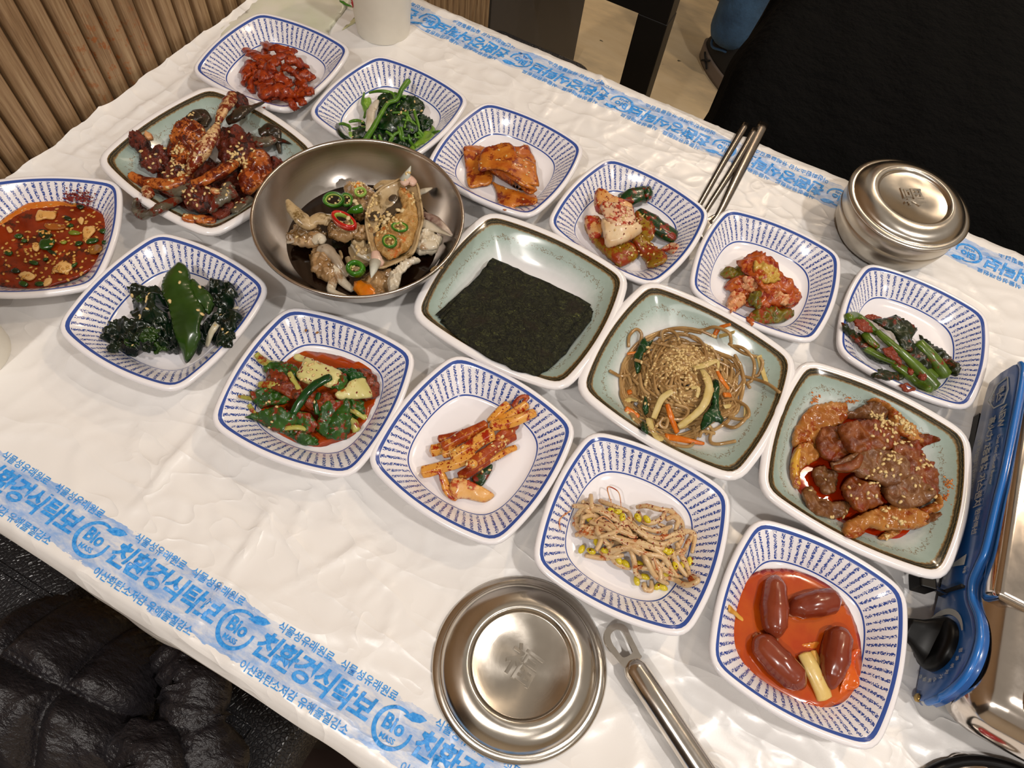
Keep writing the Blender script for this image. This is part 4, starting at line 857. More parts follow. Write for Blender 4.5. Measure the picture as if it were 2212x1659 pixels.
co.append(patch('cabbage_piece',A4,[(1480,1150,14),(1600,1080,16),(1690,1100,16),(1680,1150,14),(1620,1205,12),(1540,1190,11)],ca,th=3,rough=1.2,n=90,label='small pale cabbage scrap at the right end of the heap',cat='cabbage'))
seeds(A4,[(1000,850,240,200,44),(1250,1200,200,110,26)],co,'pale sesame seeds over the radish and cucumber kimchi',seedm,size=.85)
flakes(A4,[(1000,800,260,230,150),(1350,1100,200,150,90)],co,'red chilli flakes over the radish and cucumber kimchi',flake)
# ---- cabbage kimchi
k1m=food('kimchi_red',(176,62,16),(206,104,44),(146,28,6),sc=90,thr=.55,sc3=130,streak=(.6,.4)); k2=food('kimchi_leaf',(84,82,14),(130,116,26),(150,50,12),sc=110,thr=.55,sc3=120); k3=food('kimchi_gold',(200,148,60),(214,172,84),(178,62,18),sc=60,thr=.56,sc3=80,streak=(.6,.35)); k4=food('kimchi_pale',(222,140,96),(232,176,130),(186,60,24),sc=90,thr=.56)
KM=[([(600,780,12),(740,770,14),(860,790,15),(900,900,15),(760,930,14),(640,900,12),(545,850,11)],k2,5,'green leaf end at the left'),([(640,940,13),(780,880,17),(1000,960,19),(1080,1120,18),(1100,1240,14),(960,1250,12),(820,1180,12),(700,1080,11),(620,1010,11)],k1m,8,'inner red leaves'),
([(980,1000,20),(1150,950,23),(1330,1000,21),(1440,1060,18),(1470,1120,15),(1400,1220,13),(1280,1230,14),(1150,1200,17),(1040,1120,19)],k1m,8,'lower right leaves'),([(880,1390,10),(920,1300,12),(1100,1250,14),(1280,1260,13),(1390,1320,12),(1320,1390,11),(1160,1430,10),(980,1420,10)],k2,5,'bottom green leaf'),
([(830,1390,10),(860,1370,11),(925,1420,11),(910,1445,10)],k1m,2,'tiny scrap'),([(640,1100,12),(700,1060,14),(800,1110,15),(830,1180,14),(740,1260,12),(660,1290,11),(610,1200,11)],k4,7,'pale knob'),([(750,720,21),(860,650,24),(960,600,22),(1050,620,24),(1190,720,26),(1260,830,27),(1380,960,23),(1440,1040,19),(1330,1060,22),(1180,1010,25),(1050,1000,26),(940,900,26),(830,790,24)],k1m,5,'large top leaf'),
([(930,720,28),(1020,690,29),(1150,760,30),(1240,880,29),(1180,930,28),(1060,940,28),(970,850,28)],k3,2.5,'golden rib'),([(800,900,20),(920,900,22),(990,960,21),(940,1010,20),(830,980,19)],k4,5,'pale stem piece'),([(700,960,17),(820,960,20),(920,1040,20),(880,1080,18),(760,1010,16)],k4,4,'orange stem piece'),
([(1160,1080,22),(1280,1070,22),(1390,1180,18),(1280,1225,17),(1200,1150,20)],k4,4,'pale block at the right'),([(870,1120,19),(960,1050,22),(1030,1080,22),(1000,1180,20),(1080,1290,16),(980,1290,15),(890,1220,17)],k2,4,'green frill'),([(950,600,22),(990,590,23),(1060,640,24),(1020,660,24)],k1m,2,'dark tip')]
ko=[patch('kimchi_leaf',A5,o,m_,th=th*.75,bulge=2.5,rough=3.2,freq=190,n=320,jag=1.6,grow=1.1,label=f'cabbage kimchi heap, {lb}',cat='kimchi',group='cabbage kimchi pieces') for o,m_,th,lb in KM]
# ---- red seasoned green stems
gs=food('stem_olive',(66,92,18),(104,132,36),(138,32,12),sc=60,thr=.62,sc3=90,streak=(-.6,.2),rough=.28); dl=food('leaf_black_green',(22,34,14),(40,52,20),(120,34,16),sc=100,thr=.60,sc3=90,bs=.8); rs=food('red_paste',(124,34,14),(150,52,24),sc=160,bs=1.0,dist=.001)
ob=[]
for o,z in (([(270,650),(340,700),(450,790),(560,880),(700,960),(850,1060),(760,1080),(620,1050),(500,960),(400,850),(310,740)],12),([(600,620),(760,590),(860,580),(980,680),(1060,720),(1000,800),(1030,920),(960,960),(860,900),(800,760),(700,700)],23),([(580,1180),(640,1140),(760,1160),(880,1190),(900,1240),(760,1240),(620,1220)],11),([(900,900),(1080,900),(1160,1000),(1200,1120),(1080,1120),(980,1040)],19),([(1060,770),(1150,840),(1300,940),(1420,1060),(1490,1120),(1470,1190),(1380,1190),(1200,960)],15)):
    ob.append(patch('green_leaf',A6,o,dl,z=z,th=4,bulge=2,rough=2.5,freq=160,n=240,jag=1,label='wilted dark green leaf with red paste among the green stems',cat='green leaf',group='seasoned leaves'))
for i,(p,r,lb) in enumerate((([(345,600,17),(420,590,21),(520,660,22),(640,760,20)],[6,7,6,4],'thick green stem stub at the upper left of the heap'),([(510,760,19),(560,830,19),(650,900,18)],[5,5,4],'short green stem piece in the middle left'),([(640,740,24),(740,830,25),(860,930,25),(960,1020,23),(1080,1140,19),(1230,1310,14)],[4,5,5,6,8,9.5],'longest green stem running down the heap, widening to its cut end'),
   ([(1060,860,22),(1160,960,21),(1260,1080,18),(1340,1190,14)],[8,8.5,9,9],'thickest pale green stem at the right of the heap'),([(800,1060,15),(930,1150,15),(1060,1260,14),(1180,1340,12)],[6,7,7,6],'green stem along the near edge of the heap'),([(1050,1060,18),(1140,1120,17),(1240,1210,14)],[4,5,5],'thin green stem between the two thick ones'),([(500,900,14),(650,980,16),(850,1060,18)],[5,5,5],'olive stem under the red paste'))):
    ob.append(tube('green_stalk',A6,p,[x*.62 for x in r],gs,flat=.85,seg=14,n=6,wob=.12,label=lb,cat='green stem',group='seasoned green stems'))
for o,z in (([(390,630),(480,610),(560,670),(600,740),(520,740),(430,700)],25),([(690,910),(780,900),(830,960),(900,1080),(820,1040),(740,1000)],25),([(860,1290),(960,1290),(1030,1340),(960,1350)],11),([(500,590),(560,570),(690,600),(640,640),(560,620)],18),([(1060,1180),(1150,1190),(1140,1240),(1080,1230)],23),([(960,1110),(1000,1110),(1010,1180),(960,1170)],19)):
    ob.append(patch('red_paste',A6,o,rs,z=z,th=2.5,rough=1.6,freq=260,n=160,jag=1.2,label='clump of coarse red chilli paste on the green stems',cat='chilli paste',group='red paste clumps'))
# ---- seaweed (wakame)
wk=food('wakame_dark',(8,20,14),(16,38,20),sc=70,rough=.2,bs=.6); wl=food('wakame_green',(30,58,12),(50,82,22),sc=30,rough=.24,bs=.2)
wo=[]
for o,z in (([(480,970,15),(560,900,20),(700,880,24),(900,900,26),(1060,980,24),(1140,1120,20),(1100,1190,14),(960,1190,12),(820,1170,14),(700,1230,13),(600,1170,12),(500,1110,11),(420,1060,11)],0),([(700,600,20),(770,565,24),(900,560,26),(1000,590,28),(1060,760,28),(1050,900,26),(880,900,26),(760,860,25),(690,800,22),(740,700,22)],0),([(1420,510,24),(1600,480,26),(1720,540,24),(1750,690,20),(1640,760,20),(1480,700,22),(1440,580,24)],0),
   ([(1440,860,20),(1600,780,22),(1760,800,20),(1790,900,16),(1740,960,15),(1720,1080,12),(1640,1140,11),(1540,1120,12),(1500,1000,16),(1420,1000,18)],0),([(1000,860,24),(1130,900,24),(1180,1100,18),(1160,1190,13),(1060,1200,12),(1000,1060,20)],0),([(1350,1000,18),(1440,920,20),(1500,1000,18),(1440,1120,14),(1380,1200,12)],0)):
    wo.append(patch('seaweed_clump',B1,o,wk,th=2.2,bulge=4,rough=7,freq=105,n=900,jag=3,grow=1.05,label='crumpled dark seaweed clump in the heap on the striped plate',cat='seaweed',group='dark seaweed clumps'))
for s in range(16):
    cx,cy=random.choice([(800,1050),(900,720),(1600,640),(1640,980),(640,1040),(1000,1080)]); cx+=random.uniform(-130,130); cy+=random.uniform(-110,110); a=random.random()*6.28; r=random.uniform(70,130)
    o=[(cx+r*math.cos(a+q)*random.uniform(.5,1.1),cy+.6*r*math.sin(a+q)*random.uniform(.6,1.1)) for q in np.linspace(0,5.5,7)]
    wo.append(patch('seaweed_frill',B1,o,wk if s%3 else wl,z=27,th=1,bulge=random.uniform(-3,4),rough=3.5,freq=260,n=140,jag=1.5,label='small frilled seaweed blade on the dark heap',cat='seaweed',group='small seaweed blades'))
wo.append(patch('seaweed_frond',B1,[(1190,310,31),(1240,330,32),(1290,400,32),(1300,490,32),(1340,620,32),(1440,780,30),(1410,880,31),(1390,960,30),(1400,1060,26),(1340,1230,18),(1260,1320,12),(1220,1230,15),(1180,1130,22),(1130,1000,27),(1080,760,31),(1010,600,31),(1040,460,31),(1110,370,31)],wl,th=2.5,bulge=5,rough=1.0,freq=60,n=700,label='long smooth green seaweed blade lying across the heap',cat='seaweed'))
wo.append(patch('seaweed_frond',B1,[(1320,480,29),(1400,540,30),(1480,600,30),(1540,700,27),(1530,770,25),(1480,830,26),(1400,760,29),(1320,680,30),(1270,560,30)],wl,th=2.5,bulge=3,rough=1.2,n=260,label='shorter green seaweed blade right of the long blade',cat='seaweed'))
wo.append(patch('seaweed_frond',B1,[(760,1010,27),(900,1010,28),(1020,1060,27),(1080,1180,20),(1040,1200,18),(920,1120,24),(820,1080,26)],wl,th=1.5,bulge=1,rough=1.0,n=160,label='green seaweed blade at the near left of the heap',cat='seaweed'))
wo.append(tube('onion_strip',B1,[(1770,750,22),(1660,830,25),(1560,920,24),(1500,1020,20),(1460,1140,13)],[1.2,2.2,2.8,2.6,1.6],food('white_onion2',(224,218,196),(206,196,166),sc=60,rough=.3),flat=.45,n=6,wob=.2,label='pale onion strip lying on the seaweed',cat='onion'))
seeds(B1,[(900,850,150,140,13),(1300,600,110,160,6),(1580,960,80,90,8)],wo,'pale sesame seeds sprinkled on the seaweed',seedm,size=1.15)
# ---- young radish kimchi
juice=food('red_juice',(192,76,10),(170,52,6),sc=30,rough=.06,bs=.03,coat=1.0); juo=food('orange_juice',(226,128,50),(214,104,30),sc=30,rough=.1,bs=.03,coat=1.0)
def pool(k,pts,mat,label,z=9.4,th=.9,kind=None,n=200,**kw): return patch('sauce_pool',k,pts,mat,z=z,th=th,rough=.05,n=n,clamp=False,grow=kw.get('grow',1.0),edge=kw.get('edge',1.5),jag=kw.get('jag',.6),label=label,cat='sauce')
pool(B2,[(700,500),(760,430),(900,415),(1020,440),(1200,470),(1400,520),(1530,560),(1580,640),(1620,760),(1620,880),(1560,1000),(1490,1130),(1400,1240),(1250,1310),(1050,1370),(880,1370),(700,1300),(560,1210),(430,1130),(500,800),(640,560)],juice,'thin red kimchi juice pooled under the radish leaves')
ylw=food('kimchi_white',(206,196,120),(222,214,150),(186,92,30),sc=50,thr=.62,sc3=100,streak=(.2,.25),rough=.28); yg=food('kimchi_green',(26,66,16),(52,98,24),(140,36,8),sc=90,thr=.57,sc3=110,bs=.8); yd=food('onion_green',(12,56,18),(24,84,26),sc=40,rough=.2,bs=.15); ys=food('kimchi_stalk',(160,164,70),(190,184,96),(150,50,12),sc=60,thr=.58,sc3=90,streak=(.3,.3)); yr=food('chilli_mash',(116,34,8),(150,58,18),(70,34,10),sc=150,bs=1)
yo=[]
YL=[([(345,1080,13),(470,1040,18),(600,980,22),(740,1020,24),(940,1060,24),(970,1180,20),(900,1240,15),(700,1240,13),(520,1170,12),(400,1110,11)],yg,4),([(1060,960,24),(1200,930,26),(1300,930,25),(1320,1080,23),(1310,1220,17),(1230,1290,13),(1090,1270,13),(1000,1160,18),(1040,1060,22)],yg,4),([(370,840,16),(500,820,20),(700,850,22),(720,930,20),(560,980,17),(420,960,14)],yg,4),([(500,600,16),(640,560,20),(740,560,22),(830,640,24),(780,780,22),(640,780,20),(560,700,17)],yg,4),
([(700,1210,12),(860,1220,14),(960,1260,13),(1010,1330,11),(900,1350,10),(760,1290,10)],yg,3),([(1210,620,22),(1320,610,22),(1460,680,19),(1420,750,20),(1280,720,22)],yd,2),([(1150,790,26),(1230,680,28),(1300,720,27),(1260,800,27),(1180,820,26)],yg,2.5),([(1290,920,20),(1440,920,19),(1460,1040,16),(1400,1080,15),(1300,1040,18)],yg,3),([(560,640,20),(760,700,24),(840,800,25),(820,900,25),(650,850,23),(540,760,20)],yr,4),([(1380,640,18),(1520,640,14),(1590,740,13),(1600,860,12),(1480,900,16),(1440,760,18)],yr,3),([(900,900,25),(1100,860,26),(1180,930,25),(1060,1010,24),(940,1000,24)],yr,4)]
for i,(o,m_,th) in enumerate(YL): yo.append(patch('radish_leaf',B2,o,m_,th=th*.8,bulge=2,rough=3.6,freq=150,n=360,jag=2.2,grow=1.12,label='chilli-coated young radish leaf in the juicy kimchi heap',cat='radish leaf',group='radish leaves'))
yo.append(patch('cabbage_rib',B2,[(900,500,27),(1010,540,28),(1140,590,28),(1255,650,27),(1220,760,28),(1150,800,28),(1040,770,29),(920,760,29),(810,690,28),(850,590,28)],ylw,th=4,bulge=2,rough=.8,n=240,label='large pale cabbage rib on top of the juicy kimchi',cat='cabbage'))
yo.append(patch('cabbage_rib',B2,[(1270,800,26),(1330,730,26),(1460,700,22),(1500,760,20),(1550,860,17),(1500,900,18),(1240,915,24),(1180,850,26)],ylw,th=3.5,bulge=1.5,rough=.8,n=200,label='pale ribbed cabbage piece at the right of the juicy kimchi',cat='cabbage'))
yo.append(patch('cabbage_rib',B2,[(780,500,22),(810,470,22),(900,500,24),(880,540,25),(800,530,23)],ylw,th=3,rough=.8,n=90,label='small pale rib end behind the large cabbage rib',cat='cabbage'))
for p,r,lb,mm in (([(420,470,15),(480,530,18),(560,570,18),(640,570,19)],[3.5,5,5,4],'pale green stalk root end at the upper left of the kimchi',ys),([(450,760,20),(560,770,22),(680,780,22)],[4,5,4.5],'cut pale stalk bundle at the left of the kimchi',ys),([(250,880,14),(310,890,15),(370,900,16)],[2,3,3],'yellow stalk tip at the far left of the kimchi',ys),([(740,650,27),(790,740,26),(850,830,26),(960,950,24)],[3,3,3,2.5],'thin cream stalk under the green onion',ys),([(1320,1000,20),(1400,1040,18),(1480,1090,15)],[3,3.5,3],'pale stalk at the lower right of the kimchi',ys),([(1320,1100,17),(1360,1150,15),(1400,1210,13)],[4,6,5],'translucent short stalk at the lower right',ys),([(700,1190,18),(820,1180,20),(920,1200,19)],[2.5,3,2.5],'pale leaf vein across the near leaves',ys),([(350,960,13),(380,1010,14),(420,1060,14)],[2.5,2.5,2],'thin yellow stalk at the left',ys),
  ([(1140,690,32),(1040,740,32),(940,810,31),(860,910,29),(780,1040,25)],[4.5,5,5,5,4.5],'glossy dark green onion leaf lying diagonally over the kimchi',yd),([(1030,850,28),(1000,950,27),(1010,1050,24)],[3,3,2.5],'short dark green onion leaf beside the diagonal one',yd)):
    yo.append(tube('kimchi_stalk',B2,p,[x*.62 for x in r],mm,flat=.65,seg=12,n=6,wob=.2,label=lb,cat='stalk'))
seeds(B2,[(600,1050,100,100,8),(1200,750,200,120,8),(950,930,120,120,6)],yo,'pale sesame seeds in the juicy kimchi',seedm); flakes(B2,[(900,850,300,250,200)],yo,'red chilli flakes over the juicy kimchi',flake)
for x,y in ((900,240),(1010,262)): blob('sesame_seed',B2,(x,y,22),(1.5,1.0,.6),food('sesame_brown',(190,120,50),(160,90,30),sc=400),rz=random.random()*3,nz=0,base=I1,label='single brown sesame seed stuck high on the striped rim',cat='sesame seed',group='seeds on the rim')
# ---- radish sticks
rk=food('radish_stick',(228,140,50),(236,176,90),(170,36,6),sc=50,thr=.56,sc3=110,rough=.25,c4=(150,22,6),thr4=.62); rd=food('radish_paste',(150,40,12),(184,76,26),(222,140,64),sc=120,thr=.58,bs=.9)
RK=[([(1040,570,24),(1130,480,26),(1200,420,26)],[5.2,5.5,6],rk,'pale radish stick pointing up at the top of the pile'),([(1130,560,24),(1260,490,25),(1360,420,23)],[5,6,6],rk,'radish stick with red smears at the upper right'),([(1060,610,28),(1240,570,28),(1430,490,24)],[7,7,6],rk,'radish stick reaching farthest to the right'),([(600,720,16),(720,700,18),(860,650,22)],[5,5.5,5],rd,'red radish stick at the back left'),
([(640,790,20),(800,700,25),(1010,590,28)],[7,7.5,6],rd,'long red-pasted radish stick across the pile'),([(540,820,13),(600,810,14),(640,800,15)],[8,8,7],rk,'square-cut orange radish end at the far left'),([(640,850,18),(740,830,20),(860,800,22)],[6,6,5],rk,'short radish stick under the pasted one'),([(720,880,22),(880,780,27),(1060,670,29)],[7,8.5,8.5],rk,'broad pale radish stick in the middle of the pile'),
([(1080,760,24),(1160,680,26),(1250,650,22)],[6,6,5],rd,'red radish stick behind the middle ones'),([(460,1010,13),(620,970,17),(760,930,22),(920,870,25)],[8,7.5,7,6],rk,'long orange radish stick reaching farthest left'),([(860,960,25),(1000,860,26),(1120,770,25),(1250,690,20)],[8,8,7,6.5],rd,'thick pasted radish stick with pale round end'),([(1000,930,19),(1120,860,18),(1270,795,14)],[4.5,5,4],rk,'thin radish stick at the right edge'),([(790,1050,12),(900,980,18),(1030,900,20)],[7,7,6],rd,'red-tipped radish stick pointing at the viewer'),([(1190,650,20),(1280,600,20),(1200,680,18)],[4,4,4],rd,'short red radish scrap')]
ro=[]
for p,r,m_,lb in RK:
    P=catmull([w3(B3,q) for q in p],5); V,Fc=tubeg(P,np.array(r)*.00062,.85,6,0,.18,random.random()*50,up=(0,.15,1)); o=add('radish_stick',V,Fc,m_,label=lb,cat='radish stick',group='seasoned radish sticks'); bv_=o.modifiers.new('b','BEVEL'); bv_.width=.0006; bv_.segments=2; bv_.limit_method='ANGLE'; ro.append(o)
ro.append(blob('radish_end',B3,(885,940,29),(4.2,3.4,2.6),rk,rz=.6,nz=.1,label='pale rounded radish end facing the viewer',cat='radish stick',group='seasoned radish sticks'))
ro.append(patch('radish_leaf',B3,[(880,1060,11),(960,1010,13),(1050,940,16),(1070,970,15),(1030,1060,12),(970,1140,10),(910,1120,10)],food('leaf_red_green',(22,52,20),(36,70,26),(130,30,12),sc=90,thr=.55),th=3,rough=1.2,n=140,label='dark green leaf scrap under the radish sticks',cat='leaf'))
ro.append(patch('radish_slice',B3,[(700,1100,16),(740,1055,18),(850,1080,18),(960,1130,16),(1085,1210,12),(1020,1270,10),(960,1275,10),(840,1245,11),(740,1250,11),(690,1200,12)],food('radish_slice_m',(236,160,90),(240,190,130),(190,60,16),sc=70,thr=.56),th=4,bulge=1.5,rough=1,n=200,label='broad pale orange radish slice nearest the viewer',cat='radish'))
ro.append(tube('radish_string',B3,[(570,980,18),(620,1020,17),(650,1100,14),(690,1190,12),(760,1240,11)],[1.2,2.2,3,3.4,2.4],rk,flat=.5,n=6,label='curved thin radish string linking the sticks and slice',cat='radish'))
ro.append(tube('radish_string',B3,[(1250,440,24),(1300,360,27),(1370,355,25),(1340,400,25)],[2,1.6,1.6,1.5],rd,flat=.5,n=6,wob=.6,label='ragged red radish fibre over the striped rim',cat='radish'))
seeds(B3,[(850,850,180,110,18),(1100,800,90,60,10)],ro,'pale sesame seeds on the radish sticks',seedm,size=.9); flakes(B3,[(850,850,230,130,120),(1200,520,130,60,40)],ro,'red chilli flakes on the radish sticks',flake)
pool(B3,[(640,500),(700,470),(740,490),(710,520),(660,515)],juo,'faint orange stain on the radish plate',th=.3,n=20,edge=1,z=8.6)
# ---- bean sprouts
sm=food('sprout_white',(214,176,128),(226,196,150),(186,84,30),sc=110,thr=.60,sc3=140,rough=.22,coat=.6,c4=(160,40,10),thr4=.66); sy=food('sprout_yellow',(214,190,24),(226,206,60),(150,40,10),sc=90,thr=.66,sc3=160,rough=.2)
SPL=[[(340,590,14),(450,600,20),(600,650,24),(760,760,24)],[(350,700,12),(420,620,19),(520,610,22),(640,650,24)],[(340,740,12),(460,770,18),(600,780,22),(740,740,26),(810,690,24)],[(360,830,12),(480,810,18),(640,840,24),(800,880,26),(960,900,25)],[(480,530,12),(440,590,16),(420,700,18),(400,800,16)],[(560,545,12),(620,570,17),(700,600,20),(800,640,20)],[(740,610,16),(800,650,20),(810,710,24),(700,800,27),(560,850,25)],[(390,810,14),(500,850,19),(620,840,23),(760,860,26)],[(640,960,20),(760,940,25),(900,920,27),(1040,960,27),(1120,1060,24),(1190,1160,18),(1250,1180,14)],
[(680,990,18),(800,940,24),(960,990,27),(1090,1020,26),(1150,1100,22)],[(870,600,14),(950,590,19),(1060,620,22),(1160,640,20),(1240,720,14),(1260,800,12)],[(880,640,18),(930,720,23),(1000,730,25),(1080,690,25),(1110,630,22)],[(820,700,22),(900,800,26),(1000,850,27),(1080,850,25),(1110,780,22),(1050,740,22)],[(960,870,26),(1080,910,27),(1200,860,24),(1300,800,18),(1330,860,14)],[(1050,870,25),(1180,830,24),(1260,800,20),(1350,830,13),(1330,980,12)],[(1200,900,22),(1240,1000,21),(1290,1100,17),(1310,1190,12)],[(1330,830,13),(1280,930,19),(1240,1010,20)],[(820,960,24),(850,1050,22),(860,1140,17),(910,1190,13)],[(910,940,26),(960,1060,25),(1030,1180,19),(1130,1240,12)],[(860,1100,18),(1000,1110,21),(1150,1130,18),(1260,1100,14)],[(1080,1180,16),(1180,1200,14),(1280,1250,10),(1380,1210,11),(1300,1170,13)],[(650,1010,14),(720,1080,15),(820,1110,15)],[(560,960,14),(640,1010,16),(760,1000,20)],[(440,1000,11),(560,1020,12),(650,1030,13)],[(760,700,24),(860,780,27),(960,860,27)],[(560,700,22),(700,780,26),(860,850,27)],[(620,620,20),(740,720,25),(830,840,27)],[(1120,700,22),(1180,680,18),(1240,740,13)],[(900,760,25),(1040,800,26),(1160,760,22)],[(760,880,26),(900,900,27),(1060,980,26),(1150,1080,21)],[(1160,960,24),(1200,1060,20),(1290,1180,12)],[(930,1230,10),(940,1280,9),(990,1290,9),(990,1210,12)],[(390,650,14),(370,760,13),(450,830,15)],[(1150,620,16),(1210,700,15),(1190,800,18)],[(580,860,20),(620,900,20),(660,930,18)],[(700,860,25),(820,930,26),(900,1000,25)],[(1000,1000,25),(1020,1100,22),(1110,1200,15)],[(1250,780,18),(1240,880,20),(1200,960,22)],[(880,880,27),(1020,940,27),(1100,940,26)],[(480,720,20),(600,760,24),(700,850,26)]]
for _ in range(34):
    cx=random.uniform(480,1180); cy=640+(cx-480)*.55+random.uniform(-90,150); a=random.gauss(.35,.6); l=random.uniform(150,330)
    SPL.append([(cx+(t_-.5)*l*math.cos(a)-q_*math.sin(a),cy+(t_-.5)*l*math.sin(a)+q_*math.cos(a),random.uniform(13,24)) for t_,q_ in zip((0,.33,.66,1),[random.uniform(-40,40) for _ in range(4)])])
spo=[]
HD={0:1,2:1,4:1,6:1,11:1,21:1,22:1,23:1,17:1,18:1,19:1,15:1,32:1,31:1}
for i,p in enumerate(SPL):
    o=tube('bean_sprout',B4,p,[1.5,1.85,1.8,1.75,1.2],sm,n=7,seg=8,wob=.18,label='seasoned bean sprout in the tangle on the striped plate',cat='bean sprout',group='bean sprouts'); spo.append(o)
for x,y,z,a in ((410,950,13,1.5),(490,965,15,.1),(540,900,20,-.6),(610,960,17,.4),(720,640,24,.3),(750,685,26,-1.3),(880,685,27,-.6),(955,700,26,-.5),(480,705,18,-.2),(720,1040,17,-.7),(780,1070,17,-.3),(895,1075,18,-.1),(940,1180,14,.2),(870,1215,12,-.9),(1045,1260,11,1.1),(1090,1270,11,.1),(1190,1080,20,-1.2),(1240,1090,17,-1.3),(1145,970,24,.9),(1310,1050,13,-1.4),(1105,960,24,.5),(1105,1155,17,.5),(660,630,22,.1)):
    c_=w3(B4,(x,y,z)); pa=min([o for o in spo if o['category']=='bean sprout'],key=lambda o:min((Vector(c_)-(o.matrix_world@v.co)).length for v in o.data.vertices))
    blob('head',B4,(x,y,z),(3.3,2.1,1.7),sy,rz=a,nz=.12,parent=pa)
for p in ([(660,570,20),(625,450,17),(650,432,17),(720,480,19),(740,600,22)],[(320,630,15),(230,700,20),(235,790,19)],[(760,800,27),(820,850,28),(880,850,28)],[(1010,1010,27),(1040,1120,24)],[(520,720,24),(600,680,25),(720,790,27)]): spo.append(tube('sprout_root',B4,p,[.35,.5,.4,.3],k4,n=6,label='thread-thin sprout root curling out of the tangle',cat='sprout root',group='sprout roots'))
spo.append(patch('chilli_clump',B4,[(1290,1180,12),(1340,1160,14),(1395,1200,14),(1350,1230,12),(1300,1220,11)],k1m,th=3,rough=1,n=60,label='red stained sprout tip at the lower right of the tangle',cat='bean sprout'))
flakes(B4,[(650,750,200,130,150),(1050,900,220,160,200)],spo,'red chilli flakes over the bean sprouts',flake)
# ---- sausages
sj=food('tomato_sauce',(204,84,14),(186,58,8),sc=26,rough=.07,bs=.03,coat=1.0); sau=food('sausage_skin',(128,46,30),(150,64,44),sc=40,rough=.2,bs=.12,coat=.9)
pool(B5,[(330,470),(420,400),(560,375),(700,390),(830,440),(950,510),(1040,620),(1100,740),(1140,880),(1150,1020),(1150,1160),(1090,1260),(960,1320),(830,1350),(650,1290),(480,1190),(340,1060),(260,900),(235,720),(270,580)],sj,'orange-red sauce pooled around the four sausages',z=12.2,th=1.6,n=400,grow=1.04)
ss=[]
for p,r,lb in (([(555,415,15),(545,480,17),(540,640,18),(545,780,17),(565,850,14)],[1.5,8.2,10.3,9,2],'upright reddish-brown sausage at the upper left of the sauce'),([(655,680,14),(710,640,16),(840,610,17),(950,590,16),(1010,600,13)],[2.5,8.4,10,9.4,2],'reddish-brown sausage lying across the top right of the sauce'),([(400,850,14),(450,900,17),(570,1030,18),(680,1140,17),(745,1210,13)],[2,9.5,11,10,3],'largest sausage, lying diagonally at the lower left'),([(1000,800,15),(1000,850,17),(975,1000,18),(950,1130,16),(950,1220,12)],[4,9.6,10.5,8,2],'sausage at the right beside the orange pepper')):
    ss.append(tube('sausage',B5,p,[x*.86 for x in r],sau,n=8,seg=22,wob=.05,label=lb,cat='sausage',group='sausages'))
for x,y,a,q_ in ((405,835,2.2,2),(1018,600,.3,1),(560,862,1.5,0),(655,690,2.9,1)): blob('casing_end',B5,(x,y,14),(2.6,1.4,1.1),food('casing',(190,110,70),(160,70,40),sc=120),rz=-a,nz=.5,parent=ss[q_])
tube('leek_piece',B5,[(755,970,15),(800,1060,16),(860,1180,15),(900,1290,13)],[4.6,5.2,5.4,5.2],food('leek',(222,180,90),(232,204,130),(206,120,50),sc=50,thr=.62,streak=(1.2,.15)),flat=.5,seg=12,n=6,wob=.05,label='pale leek piece between the lower two sausages',cat='leek')
tube('leek_piece',B5,[(815,950,14),(840,1020,14),(880,1130,13)],[2.5,2.8,2.2],food('leek2',(220,150,60),(228,176,90),sc=50),flat=.5,n=6,label='thin leek sliver beside the pale leek piece',cat='leek')
patch('pepper_piece',B5,[(1090,960,20),(1130,930,22),(1160,945,21),(1130,990,19),(1120,1070,16),(1150,1160,14),(1140,1210,12),(1060,1240,12),(1000,1265,12),(1020,1190,15),(1060,1100,18)],food('pepper_orange',(214,70,8),(228,100,24),sc=50,rough=.15,coat=.9),th=2.2,bulge=-1,rough=.8,n=160,label='curled orange pepper piece against the right rim',cat='pepper')
patch('leek_shred',B5,[(700,905,12),(760,895,13),(850,880,13),(875,910,12),(850,940,12),(760,930,12)],juo,th=1,rough=.6,n=60,label='translucent onion shred in the middle of the sauce',cat='onion')
tube('onion_shred',B5,[(215,640,18),(260,680,15),(330,740,12),(400,800,11)],[2.2,1.6,1.2,.8],food('shred_gold',(222,150,50),(232,180,90),sc=80),flat=.4,n=6,wob=.5,label='golden onion shred over the left rim into the sauce',cat='onion')
# ---- dried laver: a stack of sheets
def m_laver():
    m,t,b=nt('dried_laver'); p=pos(t); w_=N(t,'ShaderNodeTexNoise'); w_.inputs['Scale'].default_value=160; w_.inputs['Detail'].default_value=4; L(t,p,w_.inputs['Vector'])
    ad=N(t,'ShaderNodeVectorMath',operation='MULTIPLY_ADD'); L(t,w_.outputs['Color'],ad.inputs[0]); ad.inputs[1].default_value=(.02,.02,.0); L(t,p,ad.inputs[2])
    f=noi(t,ad.outputs[0],420,5,.75); c=ramp(t,f,((.34,(10,12,9)),(.49,(30,31,22)),(.62,(58,60,36)),(.74,(120,128,60)))); c2=mixc(t,ramp(t,noi(t,p,60,3),step(.55,.75)),c,srgb((40,34,26)))
    L(t,c2,b.inputs['Base Color']); b.inputs['Roughness'].default_value=.45; b.inputs['Specular IOR Level'].default_value=.25; bump(t,b,f,.9,.0012); return m
lav=m_laver()
